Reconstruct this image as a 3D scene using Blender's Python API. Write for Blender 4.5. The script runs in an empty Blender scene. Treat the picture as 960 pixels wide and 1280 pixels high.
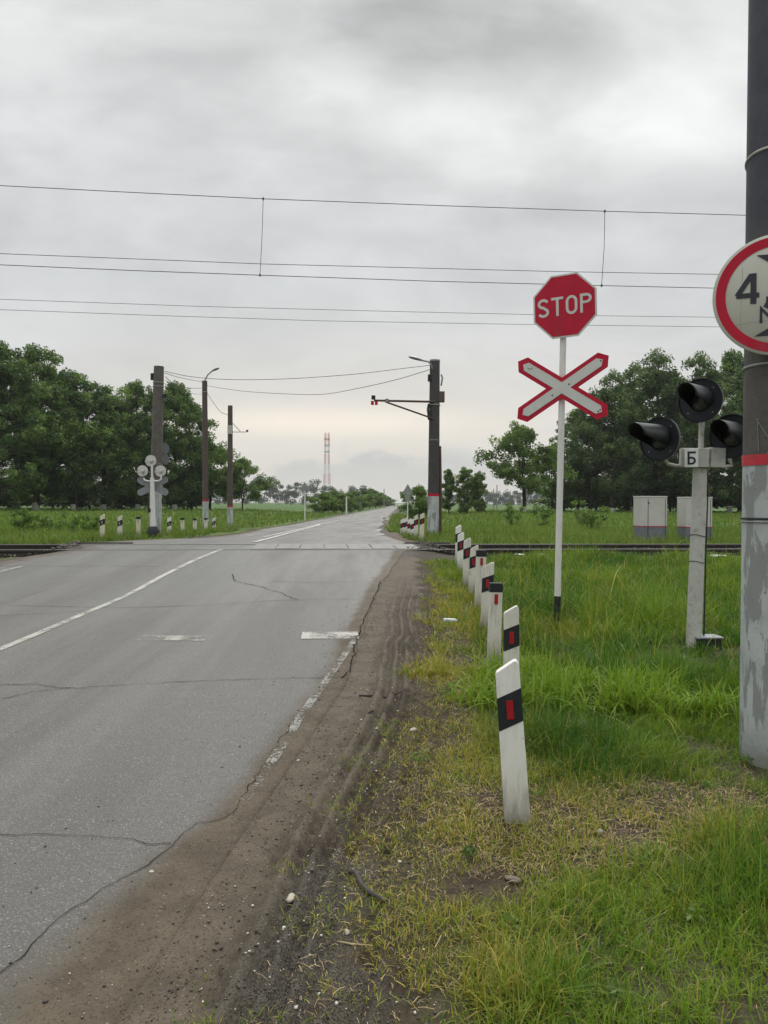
import bpy, math, random
import numpy as np
from mathutils import Vector, Matrix, Euler
R = math.radians
rnd = random.Random(7); rng = np.random.default_rng(7)
sc = bpy.context.scene
col = sc.collection

# ------------------------------------------------------------------ camera
F = 960.0; CAM = np.array([0.0, 0.0, 1.5])
pit = math.atan(11.5/960); rol = R(0.25)
f_ = np.array([0, math.cos(pit), -math.sin(pit)]); u0 = np.array([0, math.sin(pit), math.cos(pit)]); r0 = np.array([1.0, 0, 0])
r_ = math.cos(rol)*r0 + math.sin(rol)*u0; u_ = math.cos(rol)*u0 - math.sin(rol)*r0
cd = bpy.data.cameras.new('camera'); cam = bpy.data.objects.new('camera', cd); col.objects.link(cam)
cd.sensor_fit = 'VERTICAL'; cd.sensor_height = 36; cd.sensor_width = 27; cd.lens = 27.0
cd.clip_start = 0.05; cd.clip_end = 20000
cam.matrix_world = Matrix([[r_[0], u_[0], -f_[0], CAM[0]], [r_[1], u_[1], -f_[1], CAM[1]], [r_[2], u_[2], -f_[2], CAM[2]], [0, 0, 0, 1]])
sc.camera = cam

# ------------------------------------------------------------------ node helper
class NT:
    def __init__(s, tree): s.t = tree; s.n = tree.nodes; s.l = tree.links
    def node(s, typ, ins=None, **kw):
        n = s.n.new(typ)
        for k, v in kw.items(): setattr(n, k, v)
        for k, v in (ins or {}).items():
            if isinstance(v, bpy.types.NodeSocket): s.l.new(v, n.inputs[k])
            else: n.inputs[k].default_value = v
        return n
    def m(s, op, a, b=0.0, c=0.0, clamp=False):
        return s.node('ShaderNodeMath', {0: a, 1: b, 2: c}, operation=op, use_clamp=clamp).outputs[0]
    def smooth(s, x, a, b):
        n = s.node('ShaderNodeMapRange', {'Value': x, 'From Min': a, 'From Max': b, 'To Min': 0.0, 'To Max': 1.0}, interpolation_type='SMOOTHSTEP')
        return n.outputs[0]
    def noise(s, vec, scale, detail=4.0, rough=0.55, dist=0.0):
        return s.node('ShaderNodeTexNoise', {'Vector': vec, 'Scale': scale, 'Detail': detail, 'Roughness': rough, 'Distortion': dist}).outputs['Fac']
    def mix(s, f, a, b, blend='MIX'):
        n = s.node('ShaderNodeMix', data_type='RGBA', blend_type=blend)
        for idx, v in ((0, f), (6, a), (7, b)):
            if isinstance(v, bpy.types.NodeSocket): s.l.new(v, n.inputs[idx])
            else: n.inputs[idx].default_value = (v if idx == 0 else (tuple(v) + (1,))[:4])
        return n.outputs[2]
    def xyz(s, v): return s.node('ShaderNodeSeparateXYZ', {0: v}).outputs
    def vec(s, x, y, z): return s.node('ShaderNodeCombineXYZ', {0: x, 1: y, 2: z}).outputs[0]

# ------------------------------------------------------------------ sky (overcast)
SUN_EL = R(48); SUN_AZ = R(12)
w = bpy.data.worlds.new('World'); sc.world = w; w.use_nodes = True
w.node_tree.nodes.clear(); N = NT(w.node_tree)
tc = N.node('ShaderNodeTexCoord').outputs['Generated']
sky = N.node('ShaderNodeTexSky', sky_type='NISHITA', sun_disc=False, sun_elevation=SUN_EL, sun_rotation=SUN_AZ).outputs[0]
X, Y, Z = N.xyz(tc)
yy = N.m('MAXIMUM', Y, 0.08); az = N.m('DIVIDE', X, yy); el = N.m('DIVIDE', Z, yy)
zz = N.m('ADD', N.m('MAXIMUM', Z, 0.0), 0.16)
pv = N.vec(N.m('DIVIDE', X, zz), N.m('DIVIDE', Y, zz), 3.7)
n1 = N.noise(pv, 0.55, 3, 0.45, 0.2); n2 = N.noise(pv, 1.7, 7, 0.52, 0.6)
n3 = N.noise(N.vec(az, N.m('MULTIPLY', el, 1.8), 1.3), 4.5, 6, 0.55, 0.5)
def blob(px, py, rx, ry, wob=0.25):
    a0 = (px-480)/F; e0 = (628.5-py)/F
    da = N.m('DIVIDE', N.m('SUBTRACT', az, a0), rx/F); de = N.m('DIVIDE', N.m('SUBTRACT', el, e0), ry/F)
    d2 = N.m('ADD', N.m('MULTIPLY', da, da), N.m('MULTIPLY', de, de))
    d2 = N.m('ADD', d2, N.m('MULTIPLY', N.m('SUBTRACT', n3, 0.5), wob*8))
    return N.m('POWER', 2.718, N.m('MULTIPLY', N.m('MAXIMUM', d2, 0.0), -1.0))
nA = N.smooth(n1, .32, .68); nB = N.smooth(n2, .33, .67)
wv_ = N.node('ShaderNodeTexNoise', {'Vector': N.vec(az, N.m('MULTIPLY', el, 1.5), 6.1), 'Scale': 2.2, 'Detail': 3.0}).outputs['Color']
wp = N.node('ShaderNodeVectorMath', {0: N.vec(az, N.m('MULTIPLY', el, 1.9), 0.0), 1: N.node('ShaderNodeVectorMath', {0: N.node('ShaderNodeVectorMath', {0: wv_, 1: (.5, .5, .5)}, operation='SUBTRACT').outputs[0], 1: (.2, .2, .2)}, operation='MULTIPLY').outputs[0]}, operation='ADD').outputs[0]
nC = N.smooth(N.noise(wp, 3.4, 9, .54, .05), .32, .68)
L = N.m('ADD', 0.56, N.m('MULTIPLY', N.m('SUBTRACT', nA, 0.5), 0.05))
L = N.m('ADD', L, N.m('MULTIPLY', N.m('SUBTRACT', nB, 0.5), 0.07))
L = N.m('ADD', L, N.m('MULTIPLY', N.m('SUBTRACT', nC, 0.5), N.m('ADD', .05, N.m('MULTIPLY', N.smooth(el, .15, .42), .11))))
for b in ((370, 110, 90, 45, 0.3), (470, 150, 120, 45, 0.3), (660, 165, 190, 60, 0.25), (110, 15, 170, 45, .3), (860, 110, 150, 90, .2)):
    L = N.m('ADD', L, N.m('MULTIPLY', blob(*b), 0.13))
for b, a in (((560, 40, 210, 60, 0.35), -0.14), ((150, 250, 330, 90, .2), -0.05), ((870, 265, 90, 45, .3), -0.08), ((620, 480, 300, 40, .2), 0.0)):
    L = N.m('ADD', L, N.m('MULTIPLY', blob(*b), a))
# overcast luminance rises towards the zenith above the frame
L = N.m('MULTIPLY', L, N.m('ADD', 1.0, N.m('MULTIPLY', N.smooth(Z, 0.50, 0.85), 2.1)))
c = N.node('ShaderNodeVectorMath', {0: (0.99, 1.0, 0.985)}, operation='SCALE'); N.l.new(L, c.inputs['Scale']); cl = c.outputs[0]
# warm thinner cloud low over the horizon
warm = N.m('MULTIPLY', N.smooth(el, 0.28, 0.08), N.smooth(N.m('ABSOLUTE', N.m('SUBTRACT', az, -0.05)), 0.75, 0.1))
warm = N.m('MULTIPLY', warm, N.m('ADD', 0.62, N.m('MULTIPLY', n3, 0.6)))
cl = N.mix(N.m('MULTIPLY', warm, 0.75, clamp=True), cl, (0.66, 0.605, 0.52))
glow = blob(400, 528, 190, 20, 0.12)
cl = N.mix(N.m('MULTIPLY', glow, 0.75), cl, (0.90, 0.79, 0.65))
# grey cumulus bank on the horizon
dd = N.m('DIVIDE', N.m('SUBTRACT', az, -0.0), 0.21)
top = N.m('MULTIPLY', N.m('POWER', 2.718, N.m('MULTIPLY', N.m('MULTIPLY', dd, dd), -1.0)), 0.050)
top = N.m('ADD', top, 0.022)
lump = N.noise(N.vec(N.m('MULTIPLY', az, 1.0), N.m('MULTIPLY', el, 1.4), 0.4), 17, 5, 0.5, 0.3)
edge = N.m('SUBTRACT', N.m('ADD', top, N.m('MULTIPLY', N.m('SUBTRACT', N.smooth(lump, .35, .65), 0.5), 0.030)), el)
bank = N.m('MULTIPLY', N.smooth(edge, -0.006, 0.026), N.smooth(N.m('ABSOLUTE', N.m('SUBTRACT', az, -0.02)), 0.5, 0.12))
cl = N.mix(N.m('MULTIPLY', bank, 0.85), cl, N.mix(N.smooth(el, 0.0, 0.08), (0.52, 0.515, 0.49), (0.41, 0.42, 0.42)))
c10 = N.node('ShaderNodeVectorMath', {0: cl}, operation='SCALE'); c10.inputs['Scale'].default_value = 10.0
fin = N.mix(0.94, sky, c10.outputs[0])
bg = N.node('ShaderNodeBackground', {'Color': fin, 'Strength': 0.10})
N.l.new(bg.outputs[0], N.node('ShaderNodeOutputWorld').inputs[0])
sd = bpy.data.lights.new('sun', 'SUN'); sd.energy = 1.3; sd.angle = R(16); sd.color = (1, 0.97, 0.93)
so = bpy.data.objects.new('sun', sd); col.objects.link(so)
dirv = Vector((math.sin(SUN_AZ)*math.cos(SUN_EL), math.cos(SUN_AZ)*math.cos(SUN_EL), math.sin(SUN_EL)))
so.rotation_euler = dirv.to_track_quat('Z', 'Y').to_euler()
sc.view_settings.view_transform = 'Standard'; sc.view_settings.look = 'None'
sc.view_settings.gamma = 1; sc.view_settings.exposure = 0.28; sc.view_settings.use_curve_mapping = False
sc.cycles.max_bounces = 6; sc.cycles.transparent_max_bounces = 12

# ------------------------------------------------------------------ numpy noise
_perm = rng.permutation(512); _g = rng.random(512)
def vnoise(x, y):
    xi = np.floor(x).astype(int); yi = np.floor(y).astype(int); xf = x-xi; yf = y-yi
    xf = xf*xf*(3-2*xf); yf = yf*yf*(3-2*yf)
    def g(a, b): return _g[_perm[(_perm[a & 511]+b) & 511]]
    return (g(xi, yi)*(1-xf)+g(xi+1, yi)*xf)*(1-yf) + (g(xi, yi+1)*(1-xf)+g(xi+1, yi+1)*xf)*yf
def fbm(x, y, o=4, s=1.0):
    x = np.asarray(x, float)*s; y = np.asarray(y, float)*s; a = 0.5; t = 0; n = 0
    for i in range(o): t = t+a*vnoise(x+17.3*i, y-9.1*i); n += a; a *= .5; x = x*2.03; y = y*2.03
    return t/n
def sstep(x, a, b):
    t = np.clip((x-a)/(b-a), 0, 1); return t*t*(3-2*t)

# ------------------------------------------------------------------ terrain heights
SL = 0.09
def tt(X, Y): return Y-SL*X
def table(pts):
    ts = np.concatenate([np.arange(-12, 60, 0.05), np.linspace(60, 400, 400), [6000]])
    v = np.interp(ts, [p[0] for p in pts], [p[1] for p in pts])
    k = np.exp(-0.5*(np.arange(-12, 13)/6.0)**2); k /= k.sum()
    n = int(72/0.05); v2 = v.copy(); v2[12:n-12] = np.convolve(v[:n], k, 'same')[12:n-12]
    return ts, v2
TR = table([(-12, -.46), (3.6, 0), (11, .236), (15.3, .555), (17.2, .575), (19, .53), (24, .45), (45, .15), (80, 0), (150, -.1), (6000, -.1)])
TV = table([(-12, -.46), (3.6, 0), (11, .236), (14, .38), (15.2, .44), (15.7, .40), (17.5, .40), (19, .42), (24, .45), (110, .45), (170, -.1), (6000, -.1)])
def Hr(X, Y): return np.interp(tt(X, Y), *TR)
def ray(px, py):
    d = f_*F + r_*(px-480) + u_*(640-py); return d/d[1]
def G(px, py, h=None):
    """point where the ray through a pixel meets the ground profile"""
    h = h or Hr; d = ray(px, py)
    ts = np.concatenate([np.arange(1.2, 40, .02), np.arange(40, 900, .5)])
    zz = CAM[2]+d[2]*ts; hh = h(d[0]*ts, ts); k = np.argmax(zz < hh)
    if not (zz < hh).any(): k = len(ts)-1
    t = ts[k]; return np.array([d[0]*t, t])
def P(px, py, Yd):
    d = ray(px, py); return Vector((d[0]*Yd, Yd, CAM[2]+d[2]*Yd))
def Xat(px, Yd, py=640): return ray(px, py)[0]*Yd

re_near = [G(x, y) for x, y in [(505, 690), (487, 715), (476, 728), (462, 762), (447, 812), (430, 858), (400, 905), (350, 978), (300, 1050), (150, 1280)]][::-1]
re_far = [G(x, y) for x, y in [(515, 679), (492, 673), (479, 668), (473, 661), (478, 653), (486, 645), (495, 636), (501, 631.5)]]
le_far = [G(x, y) for x, y in [(300, 667), (340, 659), (400, 649), (440, 641.5), (478, 634.6), (492, 631.6)]]
RE = [(-6.0, re_near[0][0]-2.6), (0.0, re_near[0][0]-.7)] + [(p[1], p[0]) for p in re_near] + [(16.3, .78)] + [(p[1], p[0]) for p in re_far if p[1] > 16.6]
RE = sorted(RE); RE.append((3000, RE[-1][1]+80)); 
LE = [(-6, -7.4), (9, -7.3), (12.5, -6.9), (15.2, -6.0), (16.5, -6.6), (18, -6.9), (20.5, -6.2), (22, -5.1)] + [(p[1], p[0]) for p in le_far if p[1] > 23] 
LE = sorted(LE); LE.append((3000, LE[-1][1]+80))
RE = np.array(RE); LE = np.array(LE)
def xr(Y): return np.interp(Y, RE[:, 0], RE[:, 1]) + (fbm(Y, Y*0+3.3, 4, 1.6)-.5)*0.10*np.clip((np.asarray(Y)-5)/3, 0, 1)*np.clip((200-np.asarray(Y))/100, 0, 1)
def xl(Y): return np.interp(Y, LE[:, 0], LE[:, 1]) + (fbm(Y, Y*0+8.3, 4, 1.1)-.5)*0.25*np.clip((200-np.asarray(Y))/100, 0, 1)
ge = np.array([G(x, y) for x, y in [(325, 1280), (355, 1200), (412, 1085), (450, 1010), (480, 940), (512, 860), (520, 780), (524, 730), (522, 692)]])
def xg(Y): return np.interp(Y, np.r_[-3, ge[:, 1], 40], np.r_[ge[0, 0]-.3, ge[:, 0], ge[-1, 0]+.2])
def rut(X, Y):
    d = X-xr(Y)+0.02*np.sin(Y*2.1)
    z = 0*d
    for c0, wd, dp in ((.22, .03, .02), (.33, .03, .034), (.43, .026, .036), (.53, .024, .024), (.68, .03, .026), (.80, .03, .016)):
        g = np.exp(-((d-c0)/wd)**2); tread = .65+.35*np.sign(np.sin(Y*58+c0*40+d*30))*np.clip((6-Y)/3, .15, 1)
        z = z-1.5*dp*g*tread*(.1+1.7*fbm(X, Y, 3, 2.1)) + dp*.8*np.exp(-((d-c0-wd*1.6)/(wd*.8))**2)
    m = sstep(d, .05, .25)*(1-sstep(Y, 9, 13))
    return z*m
def Ht(X, Y, detail=True):
    X = np.asarray(X, float); Y = np.asarray(Y, float); t = tt(X, Y)
    hv = np.interp(t, *TV); hr = np.interp(t, *TR)
    a = xl(Y); b = xr(Y); ins = np.minimum(X-a, b-X)          # >0 inside the road
    wid = np.where(Y > 26, 14.0, 0.9)
    wr = 1-sstep(-ins, 0.05, wid)
    h = hv+(hr-hv)*wr
    out = sstep(-ins, 0.0, 0.4)
    if detail:
        amp = np.clip((Y-2)/40, .0, 1)*.12+.05
        sh = sstep(X-xg(Y), -.1, .5) + (X < a)
        h = h+(fbm(X, Y, 3, .7)-.5)*amp*out*np.clip(sh, 0, 1)*1.2*np.clip(1.3-Y/250, 0, 1) + (fbm(X, Y, 3, 6)-.5)*.02*out*(Y < 25)
        h = h+rut(X, Y)
        mz = sstep(X-xr(Y), .02, .2)*(1-sstep(X-xg(Y), .1, .5))*(Y < 12); h = h+mz*((fbm(X, Y, 3, 16)-.5)*.014+(fbm(X, Y, 2, 45)-.5)*.008)
    h = h-np.where(ins > 0, 0.05*sstep(ins, 0.0, 0.06)+.004*sstep(Y, 4, 7), -.001+.008*sstep(Y, 4, 7))
    return h

# ------------------------------------------------------------------ object helpers
def tag(o, label=None, cat=None, group=None, kind=None):
    for k, v in (('label', label), ('category', cat), ('group', group), ('kind', kind)):
        if v: o[k] = v
    return o
def link(o, parent=None):
    col.objects.link(o)
    if parent: o.parent = parent
    return o
def empty(name, loc, label, cat, group=None, rot=(0, 0, 0)):
    o = bpy.data.objects.new(name, None); o.empty_display_size = .2; link(o); o.location = loc; o.rotation_euler = rot
    return tag(o, label, cat, group)
def mesh_np(name, V, Fc, mat, parent=None, smooth=False, attrs=None):
    V = np.asarray(V, np.float32); Fc = np.asarray(Fc, np.int32); k = Fc.shape[1]
    me = bpy.data.meshes.new(name); me.vertices.add(len(V)); me.vertices.foreach_set('co', V.ravel())
    me.loops.add(Fc.size); me.loops.foreach_set('vertex_index', Fc.ravel())
    me.polygons.add(len(Fc)); me.polygons.foreach_set('loop_start', np.arange(0, Fc.size, k, dtype=np.int32))
    me.polygons.foreach_set('loop_total', np.full(len(Fc), k, np.int32))
    if smooth: me.polygons.foreach_set('use_smooth', np.ones(len(Fc), bool))
    me.update(calc_edges=True)
    for an, av in (attrs or {}).items():
        a = me.color_attributes.new(an, 'FLOAT_COLOR', 'POINT')
        c4 = np.ones((len(V), 4), np.float32); c4[:, :av.shape[1]] = av; a.data.foreach_set('color', c4.ravel())
    if mat: me.materials.append(mat)
    o = bpy.data.objects.new(name, me); return link(o, parent)
class MB:
    def __init__(s): s.v = []; s.f = []
    def add(s, vs, fs):
        b = len(s.v); s.v += [Vector(v) for v in vs]; s.f += [tuple(i+b for i in f) for f in fs]; return s
    def box(s, c, d, rz=0, M=None):
        x, y, z = d[0]/2, d[1]/2, d[2]/2; m = M or Matrix.Rotation(rz, 3, 'Z')
        vs = [Vector(c)+m @ Vector(p) for p in [(-x, -y, -z), (x, -y, -z), (x, y, -z), (-x, y, -z), (-x, -y, z), (x, -y, z), (x, y, z), (-x, y, z)]]
        return s.add(vs, [(0, 3, 2, 1), (4, 5, 6, 7), (0, 1, 5, 4), (1, 2, 6, 5), (2, 3, 7, 6), (3, 0, 4, 7)])
    def tube(s, pts, rad, n=12, cap=True):
        pts = [Vector(p) for p in pts]; k = len(pts); rr = rad if isinstance(rad, (list, tuple)) else [rad]*k
        vs = []; ref = None
        for i, p in enumerate(pts):
            d = (pts[min(i+1, k-1)]-pts[max(i-1, 0)]).normalized()
            if ref is None: ref = d.orthogonal().normalized()
            a = (ref-d*ref.dot(d))
            a = a.normalized() if a.length > 1e-5 else d.orthogonal().normalized(); ref = a; b = d.cross(a)
            for j in range(n):
                t = 2*math.pi*j/n; vs.append(p+(a*math.cos(t)+b*math.sin(t))*rr[i])
        fs = [(i*n+j, i*n+(j+1) % n, (i+1)*n+(j+1) % n, (i+1)*n+j) for i in range(k-1) for j in range(n)]
        if cap: fs += [tuple(range(n))[::-1], tuple((k-1)*n+j for j in range(n))]
        return s.add(vs, fs)
    def prism(s, poly, y0, y1):
        """polygon in XZ (counter-clockwise) extruded along Y"""
        n = len(poly); vs = [(p[0], y0, p[1]) for p in poly]+[(p[0], y1, p[1]) for p in poly]
        return s.add(vs, [tuple(range(n)), tuple(range(2*n-1, n-1, -1))]+[((i+1) % n, i, i+n, (i+1) % n+n) for i in range(n)])
    def lathe(s, prof, M=None, n=32, a0=0, a1=2*math.pi):
        """profile [(r, y)] turned about the local Y axis"""
        M = M or Matrix.Identity(4); full = abs(a1-a0-2*math.pi) < 1e-6; k = n if full else n+1; vs = []
        for r, y in prof:
            for j in range(k):
                t = a0+(a1-a0)*j/n; vs.append(M @ Vector((r*math.cos(t), y, r*math.sin(t))))
        fs = [(i*k+j, i*k+(j+1) % k, (i+1)*k+(j+1) % k, (i+1)*k+j) for i in range(len(prof)-1) for j in range(n)]
        return s.add(vs, fs)
    def ribbon(s, pts, wd, y0, y1):
        """thick stroke in XZ with mitred joints"""
        pts = [Vector(p) for p in pts]; k = len(pts); A = []; B = []
        for i in range(k):
            d0 = (pts[i]-pts[i-1]).normalized() if i else (pts[1]-pts[0]).normalized()
            d1 = (pts[i+1]-pts[i]).normalized() if i < k-1 else d0
            t = (d0+d1).normalized(); nn = Vector((-t.y, t.x)); q = wd/2/max(.45, nn.dot(Vector((-d0.y, d0.x))))
            A.append(pts[i]+nn*q); B.append(pts[i]-nn*q)
        for i in range(k-1):
            s.prism([tuple(B[i]), tuple(B[i+1]), tuple(A[i+1]), tuple(A[i])], y0, y1)
        return s
    def build(s, name, mat, parent=None, smooth=False, bevel=0):
        me = bpy.data.meshes.new(name); me.from_pydata([tuple(v) for v in s.v], [], s.f); me.update()
        if smooth: me.shade_smooth(); me.set_sharp_from_angle(angle=R(40))
        me.materials.append(mat); o = bpy.data.objects.new(name, me); link(o, parent)
        if bevel:
            b = o.modifiers.new('bevel', 'BEVEL'); b.width = bevel; b.segments = 2; b.limit_method = 'ANGLE'
        return o
def copy_tree(o, parent=None):
    c = o.copy(); col.objects.link(c)
    if parent: c.parent = parent
    for ch in [q for q in o.children]: copy_tree(ch, c)
    return c

# ------------------------------------------------------------------ materials
def new_mat(name):
    m = bpy.data.materials.new(name); m.use_nodes = True; m.node_tree.nodes.clear(); return m, NT(m.node_tree)
def finish(N, col_, rough=0.6, metal=0.0, bump=None, bs=0.2, bd=0.01, spec=0.5, alpha=None, coat=0):
    ins = {'Base Color': col_ if isinstance(col_, bpy.types.NodeSocket) else tuple(col_)+(1,), 'Roughness': rough, 'Metallic': metal, 'Specular IOR Level': spec}
    if coat: ins['Coat Weight'] = coat
    p = N.node('ShaderNodeBsdfPrincipled', ins)
    if bump is not None:
        b = N.node('ShaderNodeBump', {'Height': bump, 'Strength': bs, 'Distance': bd}); N.l.new(b.outputs[0], p.inputs['Normal'])
    out = N.node('ShaderNodeOutputMaterial'); sh = p.outputs[0]
    if alpha is not None:
        mx = N.node('ShaderNodeMixShader', {0: alpha}); N.l.new(N.node('ShaderNodeBsdfTransparent').outputs[0], mx.inputs[1]); N.l.new(sh, mx.inputs[2]); sh = mx.outputs[0]
    N.l.new(sh, out.inputs[0]); return p
def pm(name, c1, c2=None, scale=8, rough=.55, metal=0, bs=.15, dirt=None, dscale=5, dth=(.52, .72), spec=.5):
    m, N = new_mat(name); oc = N.node('ShaderNodeTexCoord').outputs['Object']
    c2 = c2 or tuple(x*.8 for x in c1)
    n = N.noise(oc, scale, 6, .6); c = N.mix(N.smooth(n, .3, .7), c1, c2)
    if dirt: c = N.mix(N.smooth(N.noise(oc, dscale, 8, .65, .4), *dth), c, dirt)
    finish(N, c, N.m('ADD', rough-.08, N.m('MULTIPLY', n, .16)), metal, N.noise(oc, scale*6, 4), bs, .004, spec)
    return m
def white_paint(name, c=(.66, .66, .62), streak=.5, splash=.0):
    m, N = new_mat(name); oc = N.node('ShaderNodeTexCoord').outputs['Object']
    geo = N.node('ShaderNodeNewGeometry').outputs['Position']
    x, y, z = N.xyz(geo); st = N.noise(N.vec(N.m('MULTIPLY', x, 9), N.m('MULTIPLY', y, 9), N.m('MULTIPLY', z, 1.2)), 5, 6, .6)
    c1 = N.mix(N.m('MULTIPLY', N.smooth(st, .45, .75), streak), c, tuple(v*.55 for v in (c[0], c[1]*.95, c[2]*.82)))
    ox_, oy_, oz_ = N.xyz(oc); spl = N.m('MULTIPLY', N.smooth(N.m('ADD', oz_, N.m('MULTIPLY', st, .5)), .55, .22), splash); c1 = N.mix(spl, c1, (.13, .105, .075)); sp = N.noise(geo, 60, 3, .6); c1 = N.mix(N.m('MULTIPLY', N.smooth(sp, .64, .72), .6), c1, (.22, .2, .17))
    finish(N, c1, .5, 0, N.noise(geo, 90, 3), .12, .003); return m
W_PLASTIC = white_paint('white_plastic', (.72, .72, .67), .25, .7)
W_WOOD = white_paint('weathered_white_wood', (.62, .61, .55), .75, .8)
W_YEL = white_paint('yellowed_white_paint', (.62, .58, .44), .6, .6)
W_POLE = white_paint('white_pole_paint', (.66, .66, .64), .35)
BLACK = pm('black_paint', (.012, .014, .018), (.02, .022, .026), 20, .5, spec=.35)
RED_REF = pm('red_reflector', (.36, .008, .014), (.28, .006, .012), 60, .3)
GREY_REF = pm('grey_reflector', (.30, .30, .30), None, 60, .3)
SIGN_RED = pm('sign_red', (.46, .012, .038), (.40, .010, .032), 6, .5, spec=.2, bs=.03, dirt=(.36, .03, .05), dscale=3)
SIGN_WHITE = pm('sign_white', (.56, .57, .54), (.52, .53, .49), 5, .45, bs=.03, dirt=(.42, .42, .38), dscale=7, dth=(.55, .8))
SIGN_CREAM = pm('sign_cream', (.46, .47, .40), (.42, .43, .36), 4, .45, bs=.02)
STEEL = pm('galvanised_steel', (.30, .31, .31), (.22, .23, .23), 20, .5, .5)
GREY_BACK = pm('grey_sign_back', (.25, .265, .275), (.20, .21, .215), 10, .5, .2)
GREY_PAINT = pm('pale_grey_paint', (.47, .48, .44), (.40, .40, .37), 10, .5, dirt=(.25, .24, .2), dscale=14)
HOOD_BLACK = pm('hood_black', (.018, .02, .024), (.03, .032, .036), 9, .36, spec=.7)
DISC_BLACK = pm('disc_black', (.006, .008, .012), (.01, .012, .016), 9, .5, spec=.3)
GLASS_DARK = pm('dark_lens_glass', (.035, .038, .036), (.05, .05, .045), 50, .22)
WIRE = pm('wire', (.02, .022, .03), None, 5, .6)
WIRE_G = pm('copper_wire', (.055, .055, .07), None, 5, .6)
RUST = pm('rusty_steel', (.10, .05, .03), (.06, .035, .025), 14, .75)
BARK = pm('bark', (.045, .035, .026), (.025, .02, .015), 7, .9, bs=.5)
LIME = pm('whitewashed_bark', (.55, .55, .5), (.35, .35, .3), 6, .9)
STONE = pm('pale_stone', (.42, .38, .31), (.30, .27, .22), 14, .8, bs=.5)
ALU = pm('lamp_aluminium', (.38, .38, .37), (.30, .30, .3), 10, .45, .4)
CONC_SLAB = pm('concrete_slab', (.19, .185, .17), (.13, .127, .12), 3, .6, bs=.4, dirt=(.10, .09, .075), dscale=2.5)
RAIL_SIDE = pm('rail_steel_rust', (.055, .042, .034), (.03, .026, .022), 12, .65, .3)
RAIL_TOP = pm('rail_head_polished', (.42, .42, .43), (.32, .32, .33), 9, .32, .8)
SLEEPER = pm('concrete_sleeper', (.16, .15, .135), (.10, .09, .08), 9, .85)

def pole_mat(name, ztop, seed=0.0, band=False, dark=(.045, .045, .047), dark2=None, zdark=None):
    m, N = new_mat(name); geo = N.node('ShaderNodeNewGeometry').outputs['Position']; oc = N.node('ShaderNodeTexCoord').outputs['Object']
    x, y, z = N.xyz(oc); ox = N.vec(N.m('ADD', x, seed), y, z)
    n = N.noise(ox, 7, 8, .65, .3); fine = N.noise(ox, 45, 4, .7)
    base = N.mix(N.smooth(n, .3, .7), dark, tuple(v*1.5 for v in dark)); 
    if dark2:
        base = N.mix(N.smooth(z, zdark+.15, zdark-.15), base, N.mix(N.smooth(n, .35, .65), dark2, tuple(v*.72 for v in dark2)))
    base = N.mix(N.m('MULTIPLY', N.smooth(fine, .58, .68), .7), base, tuple(v*.35 for v in dark))
    st = N.noise(N.vec(N.m('MULTIPLY', x, 3.2), N.m('MULTIPLY', y, 3.2), N.m('MULTIPLY', z, .75)), 3.2, 8, .62, .5)
    worn = N.smooth(N.m('ADD', st, N.m('MULTIPLY', fine, .06)), .545, .60)
    paint = N.mix(N.smooth(N.noise(ox, 4, 6), .35, .65), (.43, .46, .46), (.34, .37, .37))
    paint = N.mix(N.m('MULTIPLY', worn, .9), paint, N.mix(n, (.17, .18, .175), (.25, .26, .25)))
    pits = N.smooth(N.noise(ox, 30, 5, .75), .63, .69)
    paint = N.mix(N.m('MULTIPLY', pits, .85), paint, (.035, .035, .035))
    paint = N.mix(N.m('MULTIPLY', N.smooth(N.m('ADD', z, N.m('MULTIPLY', n, .35)), .45, .12), .75), paint, (.10, .095, .08))
    zt = N.m('ADD', z, N.m('MULTIPLY', N.m('SUBTRACT', fine, .5), .02))
    c = N.mix(N.smooth(zt, ztop+.004, ztop-.004), base, paint)
    finish(N, c, .68, 0, N.m('ADD', N.m('MULTIPLY', fine, .6), n), .5, .006); return m

def leaf_mat(name, a, b, dry=(.30, .24, .09), trans=.35, rough=.5, spec=.4):
    m, N = new_mat(name); at = N.node('ShaderNodeAttribute', attribute_name='tint', attribute_type='GEOMETRY').outputs['Color']
    r, g, bb = N.node('ShaderNodeSeparateColor', {0: at}).outputs[:3]
    c = N.mix(r, a, b); c = N.mix(g, c, dry); c = N.mix(N.m('MULTIPLY', bb, .5), c, tuple(v*.45 for v in a))
    p = N.node('ShaderNodeBsdfPrincipled', {'Base Color': c, 'Roughness': rough, 'Specular IOR Level': spec*.55})
    t = N.node('ShaderNodeBsdfTranslucent', {'Color': N.mix(.5, c, N.mix(1.0, c, (1.0, 1.25, .4), 'MULTIPLY'))})
    mx = N.node('ShaderNodeMixShader', {0: trans}); N.l.new(p.outputs[0], mx.inputs[1]); N.l.new(t.outputs[0], mx.inputs[2])
    N.l.new(mx.outputs[0], N.node('ShaderNodeOutputMaterial').inputs[0]); return m
GRASS = leaf_mat('grass_blades', (.062, .155, .014), (.215, .32, .03), (.48, .37, .085), .35)
MEADOW = leaf_mat('meadow_blades', (.075, .145, .02), (.19, .27, .05), (.34, .29, .11), .35)
LEAF = leaf_mat('leaves', (.045, .095, .028), (.20, .30, .075), (.13, .12, .045), .3, .6)
LEAF_L = leaf_mat('young_leaves', (.08, .14, .035), (.21, .30, .075), (.14, .14, .045), .4, .6)
LEAF_R = leaf_mat('grey_green_leaves', (.055, .095, .038), (.18, .25, .09), (.14, .13, .06), .33, .6)
LEAF_FAR = leaf_mat('far_leaves', (.05, .075, .045), (.085, .115, .065), (.10, .10, .07), .2, .8)

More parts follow.
